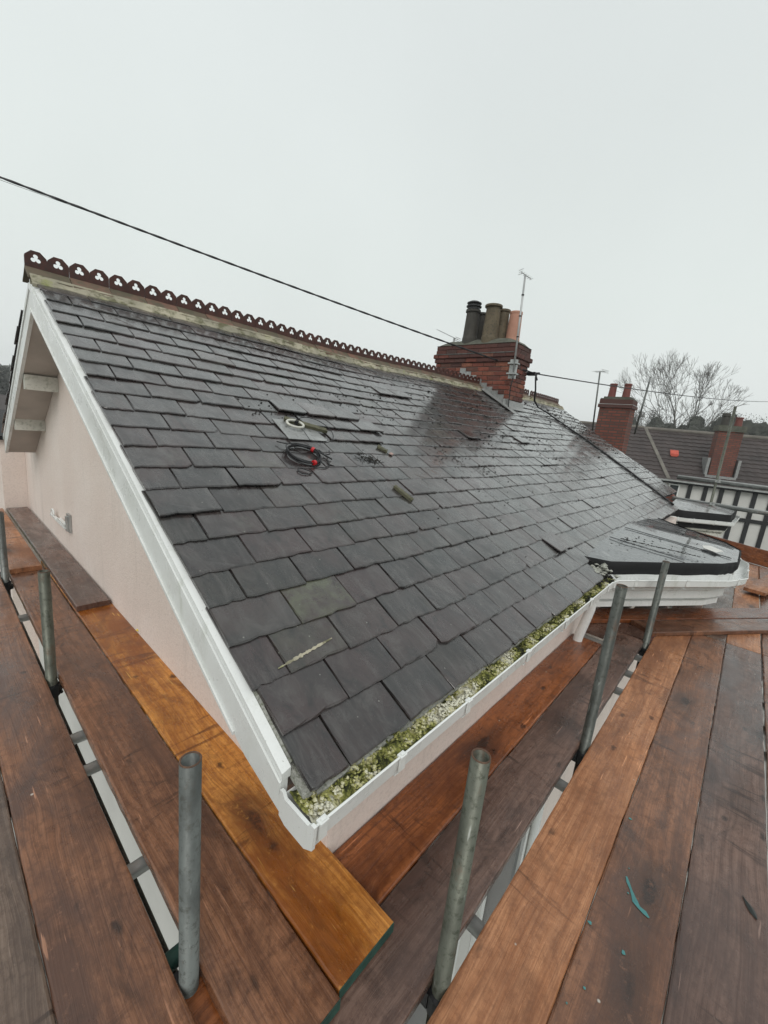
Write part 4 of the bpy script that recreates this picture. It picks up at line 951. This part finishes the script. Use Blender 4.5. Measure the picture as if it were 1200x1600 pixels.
# along the gable (Y direction)
board(-.0150, .05, 0, 1, 4.6, ZL, 'w_greyed', 'greyish brown board at the far left edge, left of the knotty board')
board(.2105, .32, 0, 1, 4.3, ZL, 'w_brown', 'wide brown board with smoky dark knots left of the front left pole', .2250)
board(.488, .497, 0, 1, 3.75, ZL, 'w_brown', 'dark brown wet board between the gap and the orange board', .223, ends='green_end')
board(.7155, .510, 0, 1, 3.9, ZL, 'w_orange', 'bright orange wet board against the pink gable wall with a green painted end', .219, ends='green_end')
board(.706, 3.19, 0, 1, 3.28, ZL + .0395, 'w_purple', 'reddish brown board laid on top of the orange board along the wall', .196)
board(.479, 4.165, 0, 1, 2.3, ZL + .0395, 'w_tan', 'short light brown board lying upper left beside the stacked wall board', .2)
board(.255, 4.75, 0, 1, 3.0, ZL, 'w_brown', 'board continuing the walkway past the farthest left pole', .22)
# along the eaves (X direction)
board(.30, .701, 1, 0, 3.12, ZX, 'w_red', 'shiny reddish board tight under the white gutter', .221)
board(.28, .475, 1, 0, 3.52, ZX, 'w_purple', 'purplish wet board between the reddish board and the long gap', .221)
board(3.62, .72, 1, 0, 1.6, ZX, 'w_purple', 'dark board end in the corner beneath the downpipe and bay', .2)
board(3.83, .475, 1, 0, 2.2, ZX, 'w_purple', 'purplish board carrying on beneath the cut ended boards by the bay', .221)
board(-.35, .2085, 1, 0, 4.75, ZX, 'w_tan', 'tan board with paired dark nail stains right of the long gap', .2255)
board(-.35, -.0185, 1, 0, 4.75, ZX, 'w_brown', 'brown board marked with teal paint splashes', .2255)
board(-.35, -.2455, 1, 0, 4.75, ZX, 'w_purple', 'dull brown board carrying a dark fallen leaf', .2245)
board(-.35, -.4785, 1, 0, 4.75, ZX, 'w_brown', 'board cut off by the right edge beyond the dark joint', .222)
for i, (yy, m, lb) in enumerate(((.2085, 'w_brown', 'first'), (-.0185, 'w_greyed', 'second'), (-.2455, 'w_tan', 'third'), (-.4785, 'w_brown', 'fourth'))):
    board(4.41, yy, 1, 0, 3.9, ZX, m, f'far platform board beyond the bay corner, {lb} out from the bay')
# angled boards round the bay
d = Vector((.817, -.576, 0)); pn = Vector((.576, .817, 0))
c = Vector((3.948, .337, 0)) + pn * .112; board(c.x, c.y, d.x, d.y, 2.7, ZX + .0395, 'w_brown', 'angled wet board with a cut end lying over the platform, nearer the camera', .222)
c = Vector((3.72, .785, 0)) + pn * .112; board(c.x, c.y, d.x, d.y, 2.9, ZX + .0400, 'w_red', 'angled reddish board tucked under the white bay cornice', .222)
board(6.3, -.30, .98, -.2, 1.6, ZX + .0795, 'w_tan', 'pale wet board end stacked on the far platform at the right edge', .2)
# toe boards on edge past the bay
for i, (zc, m, lb) in enumerate(((-1.33, 'w_red', 'upper reddish toe board standing on edge behind the bay roof'), (-1.60, 'w_brown', 'lower toe board standing on edge behind the bay roof'))):
    o = thing('toe_board', lb, 'toe board', (8.9, .8, zc)); part('plank', board_mesh(3.0, .26, .036, 60 + i), m, o, world=frame((8.9, .86, zc), (0, -1, -.09), (0, 0, 1), (-1, 0, 0)))
# short offcut visible in the left gap
board(.335, .735, 1, -.3, .5, ZL - .05, 'w_brown', 'short cross board visible low down at the foot of the front left pole', .2)
# teal paint marks, leaf
def splat(pts, z=ZX + .0012): return MB().prism([(a, b_, z) for a, b_ in pts], (0, 0, .001))
bb = [o for o in COL.objects if o.get('label', '') == 'brown board marked with teal paint splashes'][0]
def ribbon(path, wds):
    mb = MB(); vs = []; fs = []
    for i, (p, wd) in enumerate(zip(path, wds)):
        a = Vector(path[max(0, i - 1)]); b_ = Vector(path[min(len(path) - 1, i + 1)]); t_ = (b_ - a).normalized(); n_ = Vector((-t_.y, t_.x))
        for sgn in (-1, 1): vs.append((p[0] + n_.x * wd * sgn, p[1] + n_.y * wd * sgn, ZX + .0018))
    for i in range(len(path) - 1): fs.append((2 * i, 2 * i + 1, 2 * i + 3, 2 * i + 2))
    return mb.add(vs, fs)
part('paint_splash', ribbon([(1.560, .030), (1.540, .020), (1.522, .008), (1.502, -.004), (1.488, -.012), (1.478, -.024), (1.474, -.042), (1.466, -.056)], [.003, .0055, .004, .0065, .010, .006, .0085, .003]), 'teal', bb)
for (a, b_, r_) in ((1.838, .074, .006), (1.305, .082, .006), (1.297, -.017, .0065), (1.5, .012, .003), (1.60, .03, .002), (1.12, .045, .004), (1.05, .07, .003)):
    part('paint_splash', splat([(a + r_ * rs.uniform(.6, 1.3) * math.cos(q), b_ + r_ * rs.uniform(.6, 1.3) * math.sin(q)) for q in [6.283 * i / 9 for i in range(9)]]), 'teal', bb)
mb = MB(); L_ = .078; vs = []; fs = []
for i in range(9):
    f = i / 8; wd = .0085 * math.sin(math.pi * min(1, f * 1.05) ** .8) + .0008; x = f * L_
    vs += [(x, -wd, .002 + .002 * math.sin(f * 5)), (x, 0, .0045 + .003 * math.sin(f * 4)), (x, wd, .002)]
for i in range(8):
    for k_ in range(2): fs.append((i * 3 + k_, i * 3 + k_ + 3, i * 3 + k_ + 4, i * 3 + k_ + 1))
mb.add(vs, fs); solo('fallen_leaf', mb, 'leaf', 'narrow dark wet leaf lying on the dull brown board at lower right', 'leaf', world=Matrix.Translation((1.735, -.325, ZX + .002)) @ Matrix.Rotation(.52, 4, 'Z'))

# ------------------------------------------------------------------ scaffold tubes
scf = thing('scaffolding', 'galvanised tube scaffold with couplers standing round the eaves and gable under the boards', 'scaffold', (.35, .34, GZ))
RT = .0242
def standard(x, y, ztop, mat, lean=(0, 0), zb=GZ + .03):
    mb = MB(); mb.hollow((x, y, zb), (x + lean[0], y + lean[1], ztop), RT, n=28); p = part('upright_tube', mb, mat, scf)
    for pl in p.data.polygons: pl.use_smooth = len(pl.vertices) == 4
    mb = MB(); mb.tube([(x + lean[0] + (RT - .002) * math.cos(q), y + lean[1] + (RT - .002) * math.sin(q), ztop) for q in [6.2832 * i / 28 for i in range(28)]], .0024, 6, closed=True); part('tube_rim', mb, 'rust', scf)
    return p
standard(.349, .808, -.785, 'galv', zb=GZ + .03)
standard(.349, 2.475, -.865, 'galv_green'); standard(.349, 4.15, -.93, 'galv')
standard(.850, .3440, -.760, 'galv_green'); standard(2.16, .3440, -.62, 'galv_dark'); standard(3.795, .352, -.80, 'galv_dark'); 
standard(10.6, .45, 1.07, 'galv_green', lean=(.0, .07))
def tubeh(a, b_, mat='galv', name='cross_tube', r=RT):
    mb = MB(); mb.tube([a, b_], r, 18); p = part(name, mb, mat, scf, smooth=False)
    for pl in p.data.polygons: pl.use_smooth = len(pl.vertices) == 4
zt_ = ZL - .038 - RT - .002; zx_ = ZX - .038 - RT - .002
tubeh((.349, -.5, zt_ - .115), (.349, 6.4, zt_ - .115), 'galv_dark', 'ledger_tube')
for yy in (1.225, 1.764, 1.99, 3.42, .905): tubeh((-.5, yy, zt_), (.80, yy, zt_), 'galv_light' if yy != .905 else 'green_end')
tubeh((-.5, .300, zx_ - .058), (8.2, .300, zx_ - .058), 'galv_dark', 'ledger_tube')
for xx in (1.07, 1.867, 2.947, 3.25, 3.58, 5.2, 6.6): tubeh((xx, -.8, zx_), (xx, .79, zx_), 'galv_light')
for zz in (-.385, -.85): tubeh((10.65, 1.16, zz + .0), (10.65, -3.2, zz + .01), 'galv_light', 'guard_rail')
for zz in (-.42, -.90): tubeh((10.95, 1.2, zz - .02), (10.95, -3.2, zz + .0), 'galv', 'guard_rail')
def coupler(x, y, z, mat='steel'):
    mb = MB(); mb.lathe([(RT + .001, -.035), (RT + .010, -.03), (RT + .010, .03), (RT + .001, .035)], (x, y, z), 14); mb.box((x - .03, y + .02, z - .028), (x + .03, y + .058, z + .028)); mb.tube([(x + .035, y - .02, z - .02), (x + .035, y + .06, z - .02)], .008, 6); mb.box((x + .022, y + .03, z - .032), (x + .05, y + .05, z - .008))
    part('coupler', mb, mat, scf)
for x, y in ((.349, 2.475), (.349, 4.15), (.349, .808)): coupler(x, y, zt_ - .02)
for x, y in ((.85, .344), (2.16, .344), (3.795, .352)): coupler(x, y, zx_ - .02)
for zz in (-.385, -.85): coupler(10.6, .47 if zz > -.5 else .46, zz, 'galv_light')
mb = MB(); mb.lathe([(.10, 0), (.10, .012), (.04, .02), (.04, .05)], (10.6, .45, -1.43), 16); part('base_collar', mb, 'galv_light', scf)

# ------------------------------------------------------------------ houses across the road
ang = math.atan2(-.955, .296)
P0h = Vector((22.0, 1.05, 0))
def hf(s_, off): return None
D_ = Vector((-.2962, .9551, 0)); N_ = Vector((.9551, .2962, 0))
base = P0h - D_ * P0h.dot(D_)          # point of the facade plane with s=0
base = N_ * P0h.dot(N_)
def bh(name, label, s0, s1, eave, ridge_, off=0.0, slant=0.0, left=False):
    t = thing(name, label, 'house', (base.x, base.y, GZ), ang); W = ROOTW[t.name]
    def pt(mb_, nm, mt, **k): return part(nm, mb_, mt, t, world=Matrix.Translation((0, 0, -GZ)) and (Matrix.Translation((base.x, base.y, 0)) @ Matrix.Rotation(ang, 4, 'Z')), **k)
    return t, pt
t, pt = bh('half_timbered_house', 'black and white timbered house with brown pantile roof across the road', 3, 14, 0, 0)
E0, RG = -1.02, 1.20
mb = MB(); mb.box((3.3, .25, GZ), (16, .5, E0 + .02)); pt(mb, 'wall', 'wall_white')
for i in range(20):
    s_ = 3.62 + i * .555; mb = MB(); mb.box((s_ - .075, .19, -3.6), (s_ + .075, .247, E0 - .02)); pt(mb, 'timber', 'timber_black')
mb = MB(); mb.box((3.3, .18, -2.35), (16, .246, -2.20)); pt(mb, 'rail_timber', 'timber_black'); mb = MB(); mb.box((3.3, .10, E0 - .10), (16, .245, E0)); pt(mb, 'eaves_board', 'timber_black')
mb = MB(); mb.box((3.3, -.02, E0 - .02), (16, .08, E0 + .05)); pt(mb, 'gutter', 'galv_light')
def pantiles(s0, s1, o0, o1, z0, z1, courses, slantL=0, slantR=0):
    mb = MB(); cn = .3
    for c_ in range(courses):
        f0, f1 = c_ / courses, (c_ + 1.15) / courses; vs = []; fs = []; a = s0 + slantL * f0; b_ = s1 + slantR * f0; n = int((b_ - a) / .06)
        for i in range(n + 1):
            s_ = a + (b_ - a) * i / n; wv = .022 * (abs(math.sin(math.pi * s_ / cn)))
            for f, lft in ((f0, -.03), (f0, .045), (f1, .0)): vs.append((s_, o0 + (o1 - o0) * f, z0 + (z1 - z0) * f + lft + wv))
        for i in range(n): fs += [(i * 3 + k_, (i + 1) * 3 + k_, (i + 1) * 3 + k_ + 1, i * 3 + k_ + 1) for k_ in (0, 1)]
        mb.add(vs, fs)
    return mb
pr = pt(pantiles(3.9, 16, 0, 3.1, E0, RG, 13, slantL=-1.0), 'roof_tiles', 'pantile', kind='stuff')
mb = MB(); 
mb.prism([(3.9, .02, E0 - .05), (16, .02, E0 - .05), (16, 3.1, RG - .03), (2.9, 3.1, RG - .03)], (0, 0, -.03)); pt(mb, 'roof_deck', 'felt')
mb = MB(); mb.tube([(2.85, 3.1, RG + .03), (16, 3.1, RG + .03)], .10, 10); pt(mb, 'ridge', 'mortar_far')
mb = MB(); mb.prism([(3.78, -.02, E0 + .05), (3.92, -.02, E0 + .05), (2.98, 3.06, RG + .08), (2.84, 3.06, RG + .08)], (0, 0, .04)); pt(mb, 'valley_strip', 'mortar_far')
for s_, o_ in ((4.10, 1.5), (7.65, .95), (11.2, 1.3)):
    f = o_ / 3.1; mb = MB(); mb.prism([(s_ - .16, o_ - .12, E0 + (RG - E0) * (f - .04) + .09), (s_ + .16, o_ - .12, E0 + (RG - E0) * (f - .04) + .09), (s_ + .16, o_ + .14, E0 + (RG - E0) * (f + .045) + .09), (s_ - .16, o_ + .14, E0 + (RG - E0) * (f + .045) + .09)], (0, 0, .06)); mb.box((s_ - .12, o_ - .13, E0 + (RG - E0) * (f - .04) + .05), (s_ + .12, o_ - .02, E0 + (RG - E0) * (f - .04) + .17)); pt(mb, 'vent_tile', 'red_tile')
mb = MB(); mb.box((3.75, .25, GZ), (4.4, .9, E0)); 
# its chimney
mb = MB(); mb.box((5.30, .55, E0), (6.13, 1.2, 1.26)); ch = pt(mb, 'chimney', 'far_brick')
mb = MB(); mb.box((5.24, .49, 1.262), (6.19, 1.26, 1.50)); pt(mb, 'chimney_cap', 'flaunch')
mb = MB(); mb.box((5.18, .40, -.72), (6.25, .548, -.60)); mb.box((5.14, .45, -.6), (5.24, 1.3, .12), Matrix.Identity(4)); mb.box((6.19, .45, -.6), (6.29, 1.3, .12)); pt(mb, 'lead_flashing', 'lead')
mb = MB(); mb.lathe([(.14, 1.5), (.12, 1.85), (.15, 1.9), (.15, 2.0), (.1, 2.02), (0, 2.02)], (5.48, .85, 0)); pt(mb, 'chimney_pot', 'pot_dark')
mb = MB(); mb.lathe([(.14, 1.5), (.12, 1.82), (.14, 1.83), (.14, 1.88), (.1, 1.88), (0, 1.7)], (5.95, .85, 0)); pt(mb, 'chimney_pot', 'pot_red')
mb = MB(); mb.box((3.95, .18, -1.75), (4.35, .245, -1.15)); pt(mb, 'window', 'white'); mb = MB(); mb.box((4.0, .165, -1.7), (4.3, .178, -1.2)); pt(mb, 'pane', 'glass')
t, pt = bh('grey_tiled_house', 'house with darker tiled roof adjoining the timbered house on its left', -3, 3, 0, 0)
mb = MB(); mb.box((-4, .3, GZ), (3.2, .6, E0)); pt(mb, 'wall', 'far_brick')
pr = pt(pantiles(-4, 3.78, -.0, 3.06, E0 + .0, RG + .05, 13, slantR=-.95), 'roof_tiles', 'pantile', kind='stuff')
mb = MB(); mb.prism([(-4, .02, E0 - .05), (3.7, .02, E0 - .05), (2.75, 3.06, RG)], (0, 0, -.03)); pt(mb, 'roof_deck', 'felt')
mb = MB(); mb.tube([(-4, 3.06, RG + .06), (2.85, 3.08, RG + .06)], .09, 10); pt(mb, 'ridge', 'mortar_far')
mb = MB(); mb.box((2.95, .6, .0), (3.2, .85, .03)); 

# left background: low roofs and hill wood
t = thing('red_roofed_house', 'distant low house with dull red roof glimpsed at the far left', 'house', (3, 46, GZ))
mb = MB(); mb.box((-6, 44, GZ), (6, 52, -4.0)); part('wall', mb, 'far_brick', t)
mb = MB(); mb.prism([(-6.3, 43.6, -4.0), (-6.3, 52.4, -4.0), (-6.3, 48, -1.9)], (12.6, 0, 0)); part('roof', mb, 'terra_wing', t)
t = thing('dark_roofed_house', 'distant dark roofed building beyond the red roof at the far left', 'house', (2, 66, GZ))
mb = MB(); mb.box((-12, 64, GZ), (10, 72, -3.0)); part('wall', mb, 'wall_white', t); mb = MB(); mb.prism([(-12.3, 63.6, -3.0), (-12.3, 72.4, -3.0), (-12.3, 68, -.9)], (22.6, 0, 0)); part('roof', mb, 'pantile', t)

# ------------------------------------------------------------------ trees
def bare_tree(loc, H, seed, label, spread=1.0, trunk=.5, levels=6, lean=0.0, twig=1.0):
    r = random.Random(seed); tr = MB(); cw = MB()
    def grow(p, d, L, rad, lv):
        seg = 3 if lv > 1 else 2; pts = [p]; rr = [rad]; q = p.copy(); dd = d.copy()
        for i in range(seg):
            dd = (dd + Vector((r.gauss(0, .10), r.gauss(0, .10), r.gauss(0, .06) + .04))).normalized(); q = q + dd * L / seg; pts.append(q.copy()); rr.append(rad * (1 - .38 * (i + 1) / seg))
        (tr if lv >= levels - 3 else cw).tube(pts, [q_ * 1.25 + .012 for q_ in rr], 6 if lv >= levels - 2 else 3, caps=False)
        if lv == 0: return
        n = 2 if lv > levels - 1 else r.choice((2, 3, 3)) if lv > 1 else 3
        for k_ in range(n):
            ax = dd.orthogonal().normalized(); ax.rotate(Matrix.Rotation(k_ * 6.283 / n + r.uniform(-.7, .7), 3, dd)); an = r.uniform(.28, .62) * spread
            nd = dd.copy(); nd.rotate(Matrix.Rotation(an, 3, ax)); nd.z += .10; nd.normalize()
            grow(q, nd, L * r.uniform(.68, .86), rr[-1] * (.78 if n == 2 else .66), lv - 1)
        if lv < levels - 0 and lv > 1:
            for j in (1, 2):
                if r.random() < .7:
                    ax = dd.orthogonal().normalized(); ax.rotate(Matrix.Rotation(r.uniform(0, 6.28), 3, dd)); nd = dd.copy(); nd.rotate(Matrix.Rotation(r.uniform(.6, 1.0), 3, ax)); grow(pts[j], nd, L * .5, rr[j] * .4, max(0, lv - 2))
    d0 = Vector((lean, lean * .3, 1)).normalized(); grow(Vector(loc), d0, H * .24, trunk, levels)
    o = thing('bare_tree', label, 'tree', loc); part('trunk', tr, 'bark', o); part('crown', cw, 'twig', o); return o
bare_tree((68, 6.9, GZ), 22, 3, 'tallest bare spreading tree above the brown roofs', .78, .42, 7)
bare_tree((74, 2.2, GZ), 13.2, 8, 'bare tree right of the tallest one, behind the far chimney', .6, .28, 6)
bare_tree((74, -.6, GZ), 14.0, 12, 'bare tree at the right edge of the picture', .75, .28, 6)
bare_tree((74, 13.5, GZ), 14.5, 21, 'slim upright bare tree beside the leaning aerial', .55, .25, 6)
bare_tree((74, 15.8, GZ), 13.0, 24, 'narrow bare tree left of the slim upright tree', .5, .22, 6)
bare_tree((90, 27, GZ), 12.5, 33, 'faint distant bare tree over the slate roof left of the two-pot chimney', .7, .22, 6)
bare_tree((92, 30, GZ), 12.0, 34, 'fainter bare tree farthest left over the slate slope', .7, .22, 6)
bare_tree((72, -4, GZ), 15.5, 41, 'bare tree just outside the right edge', .9, .30, 6)
def evergreen(loc, w_, h, seed, label, n=11000):
    r = random.Random(seed); o = thing('evergreen_tree', label, 'tree', loc); mb = MB(); mb.tube([loc, (loc[0], loc[1], loc[2] + h * .6)], [.3, .12], 7); part('trunk', mb, 'bark', o); mb = MB()
    lumps = [(Vector((r.gauss(0, .32), r.gauss(0, .32), r.uniform(.25, .85))), r.uniform(.18, .34)) for _ in range(14)]
    for c, rad in lumps:
        q = []; N1, N2 = 7, 10
        for a_ in range(N1 + 1):
            for b_ in range(N2):
                th, ph = math.pi * a_ / N1, 2 * math.pi * b_ / N2; u = Vector((math.sin(th) * math.cos(ph), math.sin(th) * math.sin(ph), math.cos(th))); rr_ = rad * (.70 + .22 * noise.noise(u * 3.5 + c * 9))
                q.append((loc[0] + (c.x + u.x * rr_) * w_, loc[1] + (c.y + u.y * rr_) * w_, loc[2] + max(.05, c.z + u.z * rr_ * .75) * h))
        mb.add(q, [(a_ * N2 + b_, (a_ + 1) * N2 + b_, (a_ + 1) * N2 + (b_ + 1) % N2, a_ * N2 + (b_ + 1) % N2) for a_ in range(N1) for b_ in range(N2)])
    for i in range(n):
        c, rad = r.choice(lumps); v = Vector((r.gauss(0, 1), r.gauss(0, 1), r.gauss(0, 1))).normalized() * rad * r.uniform(.6, 1.05)
        p = Vector((loc[0] + (c.x + v.x) * w_, loc[1] + (c.y + v.y) * w_, loc[2] + max(.05, (c.z + v.z * .75)) * h)); s_ = r.uniform(.07, .20)
        a = Vector((r.gauss(0, 1), r.gauss(0, 1), r.gauss(0, 1))).normalized() * s_; b_ = a.orthogonal().normalized() * s_ * .6; mb.add([p, p + a, p + b_], [(0, 1, 2)])
    part('crown', mb, 'conifer', o)
evergreen((64, 6.3, GZ), 6.0, 12.6, 1, 'low dark evergreen mass right behind the brown ridge, under the tallest tree')
evergreen((66, 9.9, GZ), 5.6, 12.6, 2, 'dark rounded evergreen left of the tallest tree trunk')
evergreen((67, 13.2, GZ), 5.0, 11.6, 3, 'dark evergreen beside the small chimney on the skyline')
evergreen((64, 3.2, GZ), 6.0, 12.2, 4, 'dark evergreen hidden behind the far red chimney')
evergreen((66, -.5, GZ), 6.0, 11.4, 5, 'dark evergreen low at the right edge of the picture')
mb = MB(); r = random.Random(5)
for i in range(26000):
    a = r.uniform(-.9, 2.2); d_ = r.uniform(100, 150); x, yv = d_ * math.cos(a), d_ * math.sin(a)
    hh = 8.2 + 2.6 * noise.noise(Vector((x * .06, yv * .06, 0))) + (1.5 if a > 1.4 else 0); z = GZ + r.uniform(0, hh); s_ = r.uniform(.35, .9)
    p = Vector((x, yv, z)); q = Vector((r.gauss(0, 1), r.gauss(0, 1), r.gauss(0, 1))).normalized() * s_; mb.add([p, p + q, p + q.orthogonal().normalized() * s_ * .7], [(0, 1, 2)])
for i in range(16000):
    a = r.uniform(1.40, 1.62); d_ = r.uniform(100, 130); x, yv = d_ * math.cos(a), d_ * math.sin(a); hh = 9.4 + 1.6 * noise.noise(Vector((x * .12, yv * .12, 0))); z = GZ + hh * (1 - r.random() ** 2); s_ = r.uniform(.4, 1.1)
    p = Vector((x, yv, z)); q = Vector((r.gauss(0, 1), r.gauss(0, 1), r.gauss(0, 1))).normalized() * s_; mb.add([p, p + q, p + q.orthogonal().normalized() * s_ * .8], [(0, 1, 2)])
solo('distant_woods', mb, 'woods', 'faint band of far off woodland along the skyline', 'woods', kind='stuff')

# ------------------------------------------------------------------ haze
mb = MB(); mb.box((-340, -340, GZ - 1.3), (340, 340, 20))
hm = bpy.data.materials.new('haze'); hm.use_nodes = True; hn = hm.node_tree; hn.nodes.clear(); ho = hn.nodes.new('ShaderNodeOutputMaterial'); hv = hn.nodes.new('ShaderNodeVolumePrincipled')
hv.inputs['Color'].default_value = (.92, .95, .95, 1); hv.inputs['Density'].default_value = .0013; hn.links.new(hv.outputs[0], ho.inputs['Volume'])
M['haze'] = hm; o = link('haze', mb.mesh('haze', hm), None, None, None, 'stuff'); o['label'] = 'thin damp mist that pales the distance'; o['category'] = 'haze'
